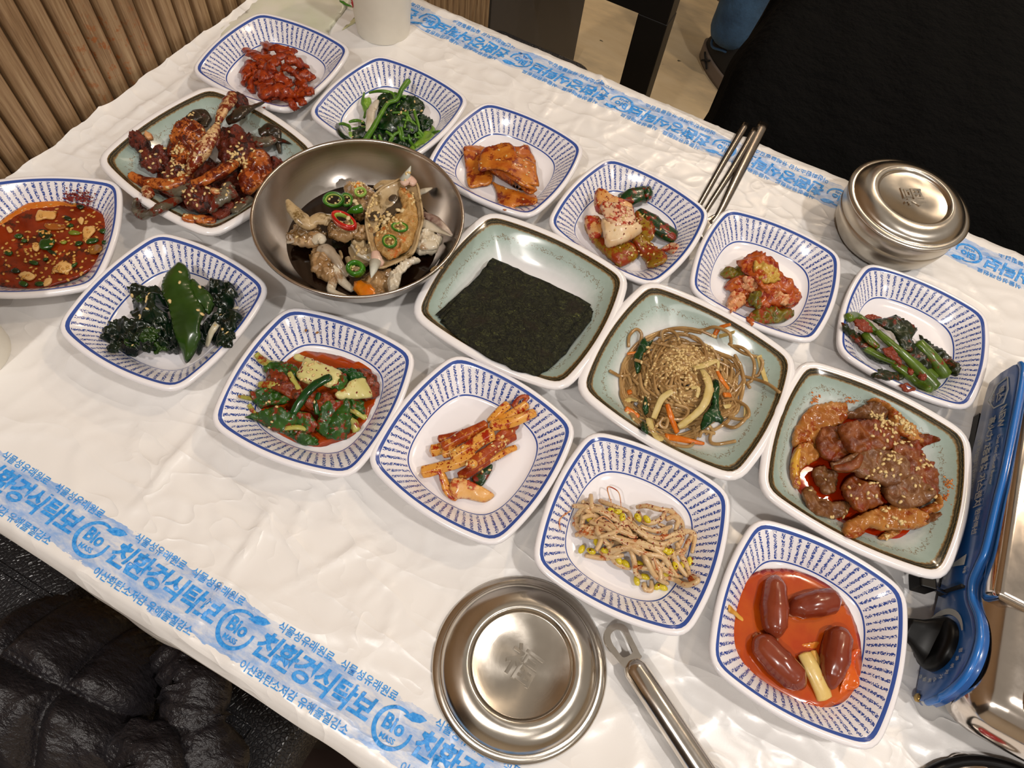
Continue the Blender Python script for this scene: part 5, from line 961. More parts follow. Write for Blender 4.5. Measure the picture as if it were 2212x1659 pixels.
LV=[[(262,1025),(290,1000),(800,500),(1712,925),(1690,1010),(1440,1330),(1290,1480),(1190,1535),(1000,1500),(700,1360),(420,1170)],[(270,1010),(780,470),(1700,905),(1450,1330),(1270,1490),(700,1300),(380,1120)],[(240,985),(775,440),(1695,890),(1660,960),(1420,1250),(1290,1420),(1240,1500),(1100,1460),(820,1310),(520,1130)],[(216,960),(430,770),(600,620),(760,415),(1000,530),(1300,660),(1690,860),(1610,970),(1440,1180),(1310,1350),(1200,1480),(980,1370),(760,1220),(560,1130),(400,1040)]]
for i,o in enumerate(LV):
    patch('laver_sheet',G2,[(x,y,[9.8,12.5,17,23][i]+(0 if i<3 else (-1.5 if j in(0,14) else 0))) for j,(x,y) in enumerate(o)],lav,th=.9,bulge=[0,0,1,1.5][i],rough=.9,freq=60,n=900,jag=1.3,sharp=True,label=['lowest dried laver sheet of the stack','second dried laver sheet from the bottom of the stack','dried laver sheet just under the top one','topmost dark green dried laver sheet'][i],cat='laver sheet',group='dried laver sheets')
# ---- glass noodles
nd=food('glass_noodle',(158,120,72),(192,156,104),sc=50,rough=.12,bs=.1,coat=.9); eg=food('egg_strip',(204,178,104),(220,198,136),sc=120,rough=.4,bs=.5,coat=.15); cr=food('carrot',(210,94,16),(228,120,40),sc=120,rough=.25,bs=.3)
no=[]; V=[];Fc=[]
def ns(pts,r=1.15):
    global V,Fc
    P=catmull([w3(G3,p,0,.0016) for p in pts],7); v,f=tubeg(P,r*.001,1,7,wob=.06,seed=random.random()*50); o=len(V); V+=[tuple(x) for x in v]; Fc+=[[i+o for i in q] for q in f]
for i in range(190):
    a0=random.random()*6.28; cx=random.gauss(870,70); cy=random.gauss(860,75); rx=random.uniform(120,500); ry=rx*random.uniform(.6,1.0); th0=random.uniform(-.6,.6); span=random.uniform(1.2,3.6); P=[]
    m=6
    for j in range(m):
        a=a0+span*j/(m-1); rr=1+.14*math.sin(a*3+i); x=cx+rr*(rx*math.cos(a)*math.cos(th0)-ry*math.sin(a)*math.sin(th0)); y=cy+rr*(rx*math.cos(a)*math.sin(th0)+ry*math.sin(a)*math.cos(th0))*.95
        d=math.hypot((x-880)/500,(y-860)/450); z=max(10.5,31*(1-min(1,d)**1.8)+random.uniform(-3,1.5)); 
        if d>1.08: x=880+(x-880)/d*1.05; y=860+(y-860)/d*1.05
        P.append((x,y,z))
    ns(P,random.uniform(1.05,1.35))
pil=add('noodle_tangle',V,Fc,nd,label='tangle of translucent brown glass noodles heaped on the glazed dish',cat='noodles',kind='stuff'); no.append(pil)
NS=[[(425,550,15),(430,460,20),(490,400,22),(535,440,20),(530,540,17),(600,600,20)],[(265,755,20),(310,780,17),(350,800,14),(420,800,16),(450,880,18)],[(370,950,11),(380,830,13),(440,780,16)],[(380,900,12),(400,980,11),(480,990,14)],[(720,500,22),(710,430,18),(760,405,17),(830,440,19),(860,520,24)],[(900,440,16),(960,405,17),(1060,405,19),(1160,380,20),(1280,430,17),(1300,520,16)],[(1300,540,18),(1400,560,16),(1480,640,16),(1500,720,16),(1480,830,16),(1440,860,15),(1460,900,13)],[(1280,520,18),(1400,600,16),(1560,660,18),(1540,780,17),(1500,800,15)],[(1400,800,15),(1520,830,17),(1620,870,20),(1715,940,24)],[(1230,1010,16),(1320,1000,13),(1430,1060,11),(1450,1140,11),(1380,1170,12),(1280,1150,14)],[(1210,1100,14),(1230,1200,11),(1320,1240,10.5),(1400,1190,11),(1440,1130,12)],[(1140,1260,12),(1120,1350,11),(1180,1380,10.5),(1340,1355,10.5)],
 [(480,660,22),(560,690,24),(600,720,27)],[(640,1260,14),(700,1180,22),(760,1160,24),(740,1240,22),(690,1210,22),(720,1150,25)],[(700,1300,13),(800,1380,11),(940,1400,10.5),(990,1340,12),(980,1230,15)],[(1150,1270,13),(1100,1200,19),(1080,1120,23)],[(820,1040,27),(930,1080,26),(900,1160,24),(800,1170,24)],[(1140,900,27),(1150,1000,24),(1190,1100,17)],[(560,1010,22),(600,1100,19),(650,1240,13)],[(1030,1320,12),(1060,1270,14),(1160,1290,11)],[(520,780,24),(540,900,25),(600,960,25)]]
for p in NS: no.append(tube('glass_noodle',G3,p,1.3,nd,n=8,seg=9,wob=.04,label='loose glass noodle strand at the edge of the noodle heap',cat='noodle',group='loose glass noodles'))
spg=food('spinach_green2',(10,48,20),(20,72,30),sc=90,rough=.22,bs=.5)
for o,z,lb in (([(560,460),(580,510),(630,500),(600,560),(540,640),(530,740),(490,780),(470,640),(500,560)],20,'dark green spinach leaf at the upper left of the noodles'),([(560,980),(580,1000),(600,1080),(570,1130),(545,1060)],24,'dark green spinach tip in the left of the noodles'),([(1140,840),(1190,850),(1200,960),(1200,1100),(1240,1160),(1220,1200),(1160,1190),(1050,1260),(1060,1140),(1130,1040)],25,'long dark green spinach leaf right of the egg strips'),([(520,1200),(570,1220),(590,1300),(530,1260)],13,'small spinach scrap at the lower left of the noodles')): no.append(patch('spinach_piece',G3,o,spg,z=z,th=2,bulge=1,rough=2,n=160,jag=1,label=lb,cat='spinach'))
for p,r,lb in (([(1050,740,31),(1100,830,33),(1110,930,32),(1070,1040,30),(1000,1120,27),(900,1200,24),(850,1230,22)],[3,5,5.4,4.6,4.2,4.2,3],'widest pale egg strip curving down the noodles'),([(800,930,33),(720,980,31),(670,1080,27),(640,1160,24)],[3.4,3.8,3.8,3.5],'short pale egg strip in the middle of the noodles'),([(600,1160,22),(620,1260,16),(680,1330,13),(730,1300,14)],[4,5,5,3],'pale egg strip at the lower left of the noodles'),([(1540,625,17),(1560,720,18),(1600,850,19)],[4.0,4.0,3.6],'straight egg strip standing off at the right rim'),([(980,730,32),(1060,710,34),(1180,670,33),(1190,730,32)],[2.5,4.2,3,1.2],'pale mushroom strip across the top of the noodles'),([(960,900,33),(1020,900,34),(1010,980,33)],[2,2.8,2],'curled egg scrap under the sesame'),
   ([(1240,1060,15),(1330,1050,12),(1420,1050,11),(1420,1150,12)],[3,3.4,3,2.6],'flat egg strip in the noodle loop at the right'),([(1200,460,21),(1270,440,22),(1330,420,21)],[3,3.2,2.6],'pale onion strip at the top right of the noodles'),([(380,1030,14),(440,1000,16),(500,1010,19)],[3.2,3.2,2.5],'egg scrap at the left edge of the noodles')): no.append(tube('egg_strip',G3,p,[x*.62 for x in r],eg,flat=.28,seg=10,n=7,wob=.2,twist=.3,label=lb,cat='egg strip'))
for p,r,lb in (([(755,1040,27),(790,1150,25),(840,1280,18)],[2.4,3.4,3.0],'orange carrot strip in the middle of the noodles'),([(745,1320,14),(880,1340,14),(1070,1375,13)],[4.2,3.8,1.6],'large orange carrot strip at the near edge'),([(415,610,18),(480,600,20),(560,605,21)],[1.6,1.6,1.2],'thin carrot strip at the upper left'),([(1160,450,22),(1200,390,23),(1295,358,22)],[2.4,2.6,1.8],'carrot strip sticking out at the top right'),([(1180,750,32),(1220,830,31),(1280,910,27)],[1.6,2.6,1.8],'carrot strip right of the sesame'),([(400,1080,12),(450,1110,13),(510,1150,13)],[3.6,4,3],'thick carrot bit at the left edge'),([(1240,960,20),(1290,960,17)],[3,3],'carrot bit at the right of the noodles'),([(420,940,14),(450,930,15)],[3,2.6],'small carrot bit at the far left')): no.append(tube('carrot_strip',G3,p,[x*.72 for x in r],cr,flat=.6,seg=10,n=6,wob=.1,label=lb,cat='carrot strip'))
seeds(G3,[(880,690,85,75,105),(930,820,90,70,70),(760,800,90,90,60),(870,940,60,70,45),(680,640,70,40,14),(1110,570,60,40,26),(560,960,40,90,16),(1060,770,40,50,16),(850,1070,60,30,9),(450,1130,40,60,8),(1080,1280,40,20,4),(660,1250,10,30,3)],no,'pale sesame seeds heaped on the middle of the noodles',seedm,size=1.05)
# ---- braised pork
pj=food('pork_sauce',(186,44,4),(160,32,2),sc=30,rough=.07,bs=.03,coat=1.0); pk=food('pork_meat',(112,44,14),(146,72,28),(136,44,8),sc=110,thr=.56,sc3=70,rough=.3,bs=1.0,dist=.001,coat=.4); pf=food('pork_fat',(168,88,38),(192,122,66),(152,58,14),sc=60,thr=.57,sc3=80,rough=.2,bs=.5,coat=.7); pg=food('pork_grey',(112,62,38),(142,88,56),(132,54,20),sc=110,thr=.62,sc3=80,rough=.25,bs=1.0,dist=.001,coat=.6)
pool(G4,[(215,640),(250,540),(330,430),(450,370),(600,360),(760,375),(900,420),(1050,520),(1180,640),(1260,780),(1310,920),(1350,1060),(1340,1180),(1220,1290),(1060,1370),(900,1395),(760,1360),(600,1270),(420,1150),(300,1000),(230,860)],pj,'dark red oily sauce pooled around the braised pork',z=14.2,th=2,n=500,grow=1.03)
PK=[([(260,600),(300,500),(380,400),(500,365),(620,370),(660,430),(610,500),(540,540),(480,620),(480,660),(360,640),(280,660)],19,6,pf,'fatty pork slice at the upper left'),([(640,440),(780,380),(840,340),(940,380),(950,450),(900,480),(820,470),(700,460)],21,6,pg,'folded grey pork slice at the back'),([(820,350),(880,320),(980,340),(1010,420),(1100,500),(1200,570),(1210,620),(1150,640),(1060,590),(1000,520),(950,420),(900,370)],24,6,pf,'long fatty pork strip at the upper right'),([(1180,580),(1290,575),(1340,625),(1260,660),(1180,690),(1120,650)],17,4,pk,'pork tip pointing right'),
([(460,560),(560,540),(620,600),(700,700),(720,740),(640,800),(560,790),(480,740),(440,650)],24,7,pk,'brown pork piece in the middle left'),([(1000,640),(1120,620),(1200,680),(1230,780),(1290,800),(1310,900),(1330,1000),(1260,1040),(1150,960),(1040,840),(1000,740)],22,7,pk,'pork slice at the right side'),([(610,530),(740,500),(900,490),(990,530),(1010,620),(960,690),(880,690),(740,715),(660,680),(630,620)],32,8,pk,'square pork piece heaped with sesame on top'),
([(270,700),(320,660),(420,655),(480,680),(440,760),(380,800),(330,830),(300,900),(300,970),(260,940),(240,820)],19,5,pf,'fat-edged pork slice folded at the left'),([(400,850),(480,840),(560,890),(560,1000),(500,1020),(440,960)],18,7,pg,'small pork lump in the sauce at the left'),([(340,1000),(380,990),(440,1060),(560,1090),(640,1080),(650,1160),(560,1200),(440,1170),(370,1110)],18,6,pg,'grey pork slice at the lower left'),
([(630,980),(680,910),(760,940),(860,950),(890,1030),(900,1100),(840,1120),(760,1150),(680,1080)],25,8,pk,'curled pork piece in the centre front'),([(940,960),(1000,900),(1120,890),(1240,960),(1290,1030),(1240,1090),(1130,1120),(1020,1110),(950,1050)],27,8,pg,'round grey pork slice at the lower right'),([(555,800),(600,790),(740,720),(860,700),(980,730),(1060,780),(1100,860),(1060,920),(960,960),(860,930),(760,900),(720,860),(620,860)],31,7,pg,'broad grey pork slice across the centre'),
([(1180,1150),(1290,1100),(1310,1040),(1370,1040),(1370,1110),(1300,1170),(1220,1200)],19,5,pf,'fat pork edge at the right end'),([(1200,1200),(1340,1170),(1350,1200),(1260,1240),(1210,1250)],14,4,pg,'thin pork strip low at the right'),([(660,1240),(720,1210),(800,1170),(940,1130),(1100,1140),(1210,1180),(1225,1250),(1130,1290),(980,1290),(900,1290),(820,1280),(760,1340),(690,1340),(650,1290)],22,8,pf,'large pork slice nearest the viewer'),([(900,1350),(960,1300),(1080,1280),(1050,1310),(960,1360)],13,3,pf,'thin pork shred at the near edge')]
po=[]
for i,(o,z,th,m_,lb) in enumerate(PK): po.append(patch('pork_slice',G4,[(x,y,z+1.5*math.sin(i+j*1.3)) for j,(x,y) in enumerate(o)],m_,th=th*.55+1.2,bulge=1.5,rough=3.0,freq=150,n=520,jag=1.2,edge=2.0,grow=1.1,label=lb+' of the dish',cat='pork slice',group='braised pork slices'))
po.append(tube('pork_fold',G4,[(560,830,32),(640,830,34),(720,800,36),(760,740,36)],[2,3.5,3.5,2],pk,flat=.7,seg=12,n=6,label='raised fold along the broad grey pork slice',cat='pork slice',group='braised pork slices'))
po.append(tube('pork_fold',G4,[(290,960,18),(268,880,20),(266,780,22),(300,700,22)],[2,3,3,2],food('fat_yellow',(214,140,40),(226,160,70),sc=60,rough=.2),n=6,label='yellow fat edge of the folded slice at the left',cat='pork slice',group='braised pork slices'))
seeds(G4,[(850,560,55,50,85),(1060,510,35,60,30),(870,800,50,60,32),(1190,830,40,50,16),(820,960,40,20,8),(700,980,30,50,8),(1090,950,40,40,8),(760,1070,30,30,5),(980,1230,110,60,16),(1000,650,50,40,12),(560,1080,80,70,8),(900,1340,130,20,10),(1250,1080,40,40,6),(510,1210,40,15,4),(770,640,40,40,8)],po,'pale sesame seeds heaped on the braised pork',seedm,size=1.1)
def spots(k,pts,mat,label,z):
    V=[];Fc=[]
    for x,y,n,sx,sy in pts:
        for _ in range(n):
            q=w3(k,(random.gauss(x,sx),random.gauss(y,sy)),z); r=random.uniform(.0004,.0013); o=len(V); V+=[tuple(np.array(v)*(r,r*.7,.00035)+q) for v in I1[0]]; Fc+=[[j+o for j in f] for f in I1[1]]
    add('sauce_spots',V,Fc,mat,label=label,cat='sauce spots',kind='stuff')
spots(G4,[(410,320,26,16,24),(690,335,26,30,14)],juo,'orange sauce spots on the inner slope of the pork dish',16.5); spots(G4,[(1410,950,34,20,22),(1390,1050,16,14,20)],juo,'orange sauce spots by the right rim of the pork dish',19.5)
spots(B0,[(950,290,70,70,30),(1050,350,60,70,30),(850,340,40,40,20)],flake,'red chilli flecks on the rim of the relish plate',20)
# ---- spicy crab
cs=food('crab_sauce',(92,24,10),(128,40,16),(48,12,6),sc=150,thr=.54,sc3=110,rough=.22,bs=1.2,dist=.0016,coat=.6); cl=food('crab_claw',(216,166,112),(232,196,150),(128,36,12),sc=40,thr=.49,sc3=130,rough=.25,coat=.5); cg=food('crab_grey',(84,76,62),(120,112,96),(110,26,8),sc=60,thr=.53,sc3=80,rough=.2,coat=.6); co_=food('crab_orange',(176,74,26),(200,110,54),(104,28,8),sc=60,thr=.51,sc3=110,rough=.22,coat=.6); cb=food('crab_black',(32,28,22),(62,50,36),(80,18,8),sc=80,thr=.6,rough=.2,coat=.7)
xo=[]
for o,z,th,m_,lb in (([(440,1050),(700,850),(900,780),(1200,760),(1450,860),(1640,1000),(1600,1200),(1420,1310),(1200,1390),(900,1370),(740,1300),(560,1180)],18,12,cs,'broad dark red sauced crab mass filling the dish'),([(740,480),(830,380),(960,370),(1060,420),(1090,520),(1000,640),(960,760),(900,830),(800,820),(730,720)],30,12,co_,'rounded crab body piece under red sauce at the upper left'),([(1200,480),(1400,430),(1500,480),(1590,600),(1620,700),(1520,800),(1300,820),(1200,700)],28,10,cs,'dark red crab body piece behind the long claw'),
   ([(1520,720),(1640,650),(1740,700),(1780,820),(1740,960),(1660,1040),(1560,1100),(1450,1060),(1440,900),(1480,800)],29,9,co_,'orange crab body half at the right of the heap'),([(700,860),(880,700),(960,860),(900,960),(760,1000),(640,960)],27,8,cs,'dark sauced crab joint in the middle left'),([(880,1010),(1060,960),(1200,1010),(1240,1130),(1120,1290),(940,1280),(840,1160)],26,10,cs,'rounded sauced crab body in the middle front'),([(1780,780),(1850,760),(1900,780),(1820,850),(1780,900)],24,6,cs,'red crab scrap beside the steel bowl'),([(290,520),(380,470),(440,520),(510,560),(510,620),(460,670),(360,640),(310,590)],26,8,cs,'ragged crab tip lying over the left rim'),
   ([(400,700),(560,640),(700,660),(720,760),(620,860),(480,860),(400,800)],23,9,cs,'sauced crab joint at the left of the heap')):
    xo.append(patch('crab_piece',G1,o,m_,clamp=bool(xo),z=z if xo else 13,th=th if xo else 7,bulge=4,rough=4.2,freq=170,n=560,jag=2.8,label=lb,cat='crab piece',group='spicy crab pieces'))
CLW=[([(900,870,34),(960,760,42),(1060,620,48),(1150,480,50),(1200,370,48)],[5,9,9.5,7,3.5],cl,.7,'long pale crab claw with red smears, standing diagonally in the heap'),([(1210,350,46),(1260,240,46),(1310,160,42),(1370,80,38)],[4,6,7.5,8],cl,.7,'upper claw segment of the long diagonal claw'),([(1380,80,38),(1430,140,36),(1470,210,33)],[7,10,7],cs,.8,'sauce-covered claw joint at the top of the heap'),([(1310,340,38),(1400,290,42),(1480,230,42),(1560,200,40),(1680,150,34)],[6,8,7,4,1.8],cb,.6,'dark claw ending in a black tip over the far rim'),
   ([(290,895,22),(400,960,26),(560,1000,28),(720,1000,29),(860,940,30),(910,870,28)],[4,7,8,8,8,5],co_,.65,'long orange crab leg curving across the left of the heap'),([(940,1000,34),(1060,960,36),(1180,900,37),(1300,830,36),(1380,780,32)],[5,7,8,8,6],co_,.65,'orange crab leg lying across the centre of the heap'),([(350,1160,18),(370,1260,20),(450,1320,20),(560,1270,22),(680,1210,24),(810,1150,25)],[3,7,7.5,6.5,6.5,5],cg,.65,'crab leg with grey shell hanging over the near left rim'),([(650,1050,24),(760,1080,27),(880,1050,30),(960,1010,31)],[5,7,7,5],cg,.6,'grey crab leg segment in the front of the heap'),
   ([(1100,1280,24),(1180,1180,28),(1280,1110,30),(1380,1080,28)],[6,9,10,7],cg,.6,'broad grey crab paddle in the front of the heap'),([(1190,1340,20),(1270,1280,22),(1320,1180,24)],[6,9,7],cs,.5,'dark paddle leg at the near edge of the heap'),([(840,1340,14),(940,1360,14),(1060,1370,14),(1180,1380,13)],[4,6,6,4],co_,.6,'orange crab leg at the near edge of the dish'),([(460,1050,18),(480,1090,18),(520,1120,19)],[5,6.5,4],cl,.8,'pale cracked leg end at the left front of the heap'),
   ([(1520,500,22),(1600,560,26),(1700,560,28),(1790,530,26)],[5,8,8,6],cg,.55,'grey crab leg at the right of the heap'),([(1640,470,26),(1740,430,28),(1800,470,26),(1820,530,24),(1850,680,18)],[6,9,8,5,1.5],cb,.5,'dark crab claw finger curling down at the right'),([(1780,540,26),(1880,550,24),(1960,580,22)],[4.5,3,1],cb,.5,'pointed black claw tip reaching right'),([(900,380,30),(960,300,32),(1020,290,30),(1060,340,28),(1040,400,28)],[5,9,11,9,5],cb,.45,'black oval paddle shell at the back left of the heap'),
   ([(680,960,27),(700,860,30),(740,760,31)],[3,4,3],cl,.7,'thin pale leg segment in the left middle'),([(720,700,26),(740,580,28),(770,500,28)],[5,6,4],cg,.6,'grey leg segment beside the rounded body piece'),([(1380,1290,18),(1480,1200,21),(1560,1150,22)],[5,7,5],cg,.6,'grey leg segment at the lower right of the heap'),([(1270,1040,28),(1300,1020,30),(1350,1060,29)],[5,6,5],cg,.7,'pale leg joint above the paddle')]
for p,r,m_,fl,lb in CLW: xo.append(tube('crab_limb',G1,p,[x*.72 for x in r],m_,flat=fl,seg=14,n=8,wob=.25,label=lb,cat='crab leg',group='spicy crab legs'))
for p in ((1180,1080,33),(800,790,32),(480,500,30)): xo.append(blob('crab_meat',G1,p,(4.5,3.5,3),food('crab_meat_m',(224,150,100),(236,190,150),(180,60,20),sc=120,thr=.55),nz=.6,fr=3,label='small lump of pale crab meat in the red sauce',cat='crab meat',group='pale crab meat lumps'))
flakes(G1,[(1000,1000,330,230,520),(1300,620,180,160,200),(850,560,120,130,110),(560,780,120,90,80)],xo,'coarse dark red chilli paste grains over the spicy crab',cs,name='chilli_paste_grains')
seeds(G1,[(850,900,110,40,40),(1270,740,50,60,24),(1490,900,50,60,40),(880,1060,150,50,34),(1000,480,50,60,10),(1220,600,60,50,16),(960,1310,90,40,24),(1500,1000,80,60,24),(1270,1260,80,60,12),(430,770,40,20,3),(1400,1300,90,60,10)],xo,'pale sesame seeds sprinkled over the spicy crab',seedm,size=1.15)
# ---- raw marinated crab in the steel bowl
soy=food('soy_sauce',(30,12,6),(20,8,4),sc=20,rough=.05,bs=.02,coat=1.0); sh=food('shell_tan',(176,146,104),(204,180,140),(122,88,52),sc=70,thr=.58,sc3=50,rough=.28,bs=.3,coat=.6); sw=food('shell_white',(214,200,176),(232,222,204),(170,136,100),sc=50,thr=.62,sc3=40,rough=.22,bs=.15,coat=.6); sg=food('shell_inside',(70,58,46),(96,82,66),(50,40,32),sc=60,thr=.6,rough=.2,bs=.2,coat=.7); roe=food('crab_roe',(196,146,78),(214,172,108),(214,100,22),sc=170,thr=.60,sc3=60,rough=.3,bs=1.1,dist=.0014); roo=food('orange_roe',(222,106,10),(234,134,30),sc=80,rough=.12,bs=.4,coat=.9); gel=food('crab_flesh',(150,112,70),(188,154,112),(112,74,40),sc=80,thr=.55,sc3=70,rough=.12,bs=.5,coat=.9); lg=food('leg_grey',(146,126,104),(186,170,150),(110,84,60),sc=40,thr=.6,sc3=50,rough=.22,bs=.15,coat=.7)
V,Fc=lathe([(.0001,.0205),(.040,.0205),(.0592,.0205)],72,(BXc,BYc,ZP)); so_=add('soy_marinade',V,Fc,soy,label='dark brown soy marinade lying in the steel bowl',cat='sauce')
wo2=[]; Q=BW_
for o,z,th,m_,lb in (([(780,880),(900,840),(1100,860),(1200,900),(1200,960),(1060,1000),(920,1010),(800,980)],36,10,gel,'glossy amber crab flesh below the red chilli ring'),([(390,1010),(480,880),(600,860),(740,920),(760,1000),(660,1080),(520,1060)],30,10,gel,'amber crab body quarter at the left of the bowl'),([(610,1180),(640,1090),(740,1060),(840,1140),(880,1260),(800,1380),(680,1340),(620,1280)],26,11,gel,'pale crab body quarter with leg stumps at the lower left'),([(920,520),(1060,480),(1180,520),(1230,600),(1180,740),(1100,820),(1020,780),(1000,640)],33,10,gel,'crab flesh with seeds behind the green chilli rings'),
   ([(1030,1480),(1080,1400),(1180,1280),(1320,1260),(1400,1340),(1380,1480),(1280,1530),(1120,1540)],26,9,gel,'translucent crab flesh at the near side of the bowl'),([(1600,1000),(1640,900),(1740,920),(1830,960),(1860,1000),(1800,1110),(1700,1130),(1600,1120)],30,10,sw,'white crab body block at the right of the bowl'),([(1000,1040),(1060,1000),(1180,1060),(1210,1140),(1100,1160)],30,5,sh,'tan shell plate under the big carapace'),([(1340,1360),(1400,1280),(1500,1200),(1600,1170),(1650,1215),(1540,1260),(1480,1340),(1440,1460),(1380,1500),(1340,1480)],34,5,sw,'long white shell flap at the lower right')):
    wo2.append(patch('crab_piece',Q,o,m_,z=z,th=th*.8,bulge=3,rough=3.6,freq=190,n=520,jag=2.2,label=lb,cat='crab piece',group='marinated crab pieces'))
car=empty('crab_carapace',tuple(w3(Q,(1400,800,38))),label='upturned spined crab carapace filled with roe, sesame and chilli rings',cat='crab shell')
rim=[(1490,410,48),(1560,400,50),(1620,480,48),(1655,640,45),(1672,800,43),(1640,930,40),(1610,1050,38),(1560,1140,36),(1420,1210,36),(1280,1260,37),(1215,1230,39),(1200,1120,40),(1165,1000,41),(1138,860,42),(1150,720,44),(1205,590,46),(1300,500,47),(1400,450,48)]
V,Fc=patchg(Q,rim,th=3,bulge=-13,rough=.6,n=700,edge=3); add('shell',V,Fc,sh,car)
P=catmull([w3(Q,p) for p in rim],6,True); P=np.r_[P,P[:1]]; V,Fc=tubeg(P,.0010,1,8,wob=.5,cap=False); add('shell_rim',V,Fc,sh,car)
V,Fc=patchg(Q,[(1200,600,42),(1290,520,43),(1420,500,43),(1500,560,42),(1500,680,41),(1430,740,40),(1380,820,39),(1300,920,38),(1200,960,38),(1160,860,39),(1165,720,41)],th=2,bulge=-5,rough=.5,n=220); add('membrane',V,Fc,sg,car)
V,Fc=patchg(Q,[(1440,520,43),(1560,560,44),(1610,680,43),(1630,820,41),(1600,940,39),(1560,1060,37),(1420,1160,36),(1320,1170,36),(1240,1080,37),(1220,960,38),(1320,880,39),(1400,780,40),(1480,700,42)],th=5,bulge=3,rough=3.4,freq=330,n=700); rf=add('roe_filling',V,Fc,roe,car)
for p,s in (((1390,600,46),(3.0,4.2,.8)),((1215,770,43),(4.0,5.6,.8))):
    V=I2[0]*np.array(s)*.001+w3(Q,p); add('eye_hollow',V,I2[1],food('hollow',(60,48,38),(80,66,52),rough=.2),car)
for p in ([(1500,440,50),(1530,370,55),(1560,300,60)],[(1225,1210,40),(1205,1290,44),(1188,1355,46)]):
    Pp=[w3(Q,q) for q in p]; V,Fc=tubeg(Pp,[.0046,.0026,.0003],.8,12); add('spine',V,Fc,food('spine_white',(196,200,190),(222,224,214),sc=40,rough=.2),car)
for p,r,c_ in (([(1480,470,50),(1540,430,51),(1600,470,49)],[3,5,3],0),([(1225,1110,40),(1240,1180,40),(1290,1230,38)],[3,4.5,3],0)):
    Pp=catmull([w3(Q,q) for q in p],5); V,Fc=tubeg(Pp,np.array(r)*.001,.6,10); add('pink_flesh',V,Fc,food('pink_flesh_m',(222,172,156),(232,198,180),sc=60,rough=.2),car)
for i in range(26):
    a,b_=rim[i%9],rim[i%9+1]; t_=random.random(); q=w3(Q,(a[0]+(b_[0]-a[0])*t_,a[1]+(b_[1]-a[1])*t_,a[2]+(b_[2]-a[2])*t_)); cdir=q-np.array(car.location); cdir[2]=0; cdir/=np.linalg.norm(cdir)
    if i==0: hv=[];hf=[]
    v,f=tubeg([q,q+cdir*.0022],[.0004,.0001],1,5); o=len(hv); hv+=[tuple(x) for x in v]; hf+=[[j+o for j in g] for g in f]
add('shell_teeth',hv,hf,sh,car)
wo2+=[car]
for p,r,m_,fl,lb in (([(395,620,46),(440,700,46),(520,790,44),(600,850,41),(660,840,40)],[2,6,8,7.5,4],sh,.6,'tan claw finger reaching up at the left of the bowl'),([(600,850,41),(680,800,42),(770,810,41),(800,830,40)],[5,7.5,7.5,6],sh,.6,'tan leg segment joining the left claw finger'),([(1640,790,34),(1740,850,36),(1850,900,37),(1950,960,38)],[9,8.5,6,1],sw,.5,'white pincer with dark toothed edge at the right of the bowl'),([(1670,760,37),(1780,800,40),(1880,880,41),(1955,955,40)],[5,5,3.6,.8],food('claw_dark',(90,24,22),(214,196,180),sc=60),.6,'upper pincer finger with dark red tip'),
   ([(1640,550,34),(1700,530,36),(1765,505,38)],[4.5,3.6,.8],sw,.6,'small pale claw tip at the upper right of the bowl'),([(700,1110,30),(760,1090,33),(840,1160,32),(900,1260,29),(950,1340,24)],[6,7,5.5,5,4],lg,.8,'grey crab leg bent down the middle left of the bowl'),([(800,1240,28),(860,1290,28),(920,1390,25),(1015,1470,24)],[5,5.5,5,3.4],sw,.85,'pale crab leg segment pointing to the lower middle'),([(850,1320,24),(820,1410,24),(810,1480,25),(880,1520,28),(960,1545,31)],[5,5,4.5,4.2,3],sw,.85,'pale bent crab leg along the near rim'),
   ([(1000,1060,24),(1060,1150,24),(1140,1240,24)],[4,8,5],sh,.45,'curved leg shell beside the carapace spine'),([(1020,1030,30),(1100,1110,31),(1200,1170,30)],[4,7,5],sw,.5,'pale leg shell under the carapace'),([(960,1160,22),(1000,1220,22),(1060,1280,22)],[3,5,3],sh,.5,'thin leg shell above the lower green chilli'),([(890,1100,26),(905,1150,26),(890,1200,25)],[1.5,2,1.5],sh,.8,'thin dark leg tip in the centre of the bowl'),([(1220,510,41),(1300,465,43),(1440,450,44)],[3,5,3],sh,.5,'tan shell edge behind the carapace'),
   ([(640,1010,34),(700,980,36),(740,1020,34)],[5,6.5,4],sw,.7,'pale leg stump at the left of the bowl'),([(1760,1300,34),(1800,1265,37),(1850,1260,37)],[3,4,2],sh,.5,'shell scrap on the lower right rim of the bowl'),([(1610,1030,33),(1700,1050,34),(1800,1040,34)],[6,7,6],sw,.6,'white leg joint at the right of the bowl'),([(640,940,36),(560,930,35),(460,1000,32),(390,1020,32)],[3,3,3,2],lg,.6,'thin brown leg at the far left of the bowl')):
    wo2.append(tube('crab_limb',Q,p,[x*.72 for x in r],m_,flat=fl,seg=14,n=8,wob=.14,label=lb,cat='crab leg',group='marinated crab legs'))
wo2.append(blob('orange_roe',Q,(1130,1470,31),(11,6.5,4),roo,rz=-.2,nz=.25,base=I3,label='bright orange roe lump at the near side of the bowl',cat='roe'))
wo2.append(blob('orange_roe',Q,(1060,495,39),(3,5,3),roo,nz=.3,label='small orange roe point at the back of the bowl',cat='roe'))
ch=food('chilli_green',(34,96,10),(62,130,20),sc=50,rough=.12,bs=.08,coat=1.0); chi=food('chilli_inside',(150,178,70),(176,196,96),sc=120,rough=.3); rdc=food('chilli_red',(186,10,8),(206,26,14),sc=50,rough=.1,bs=.05,coat=1.0)
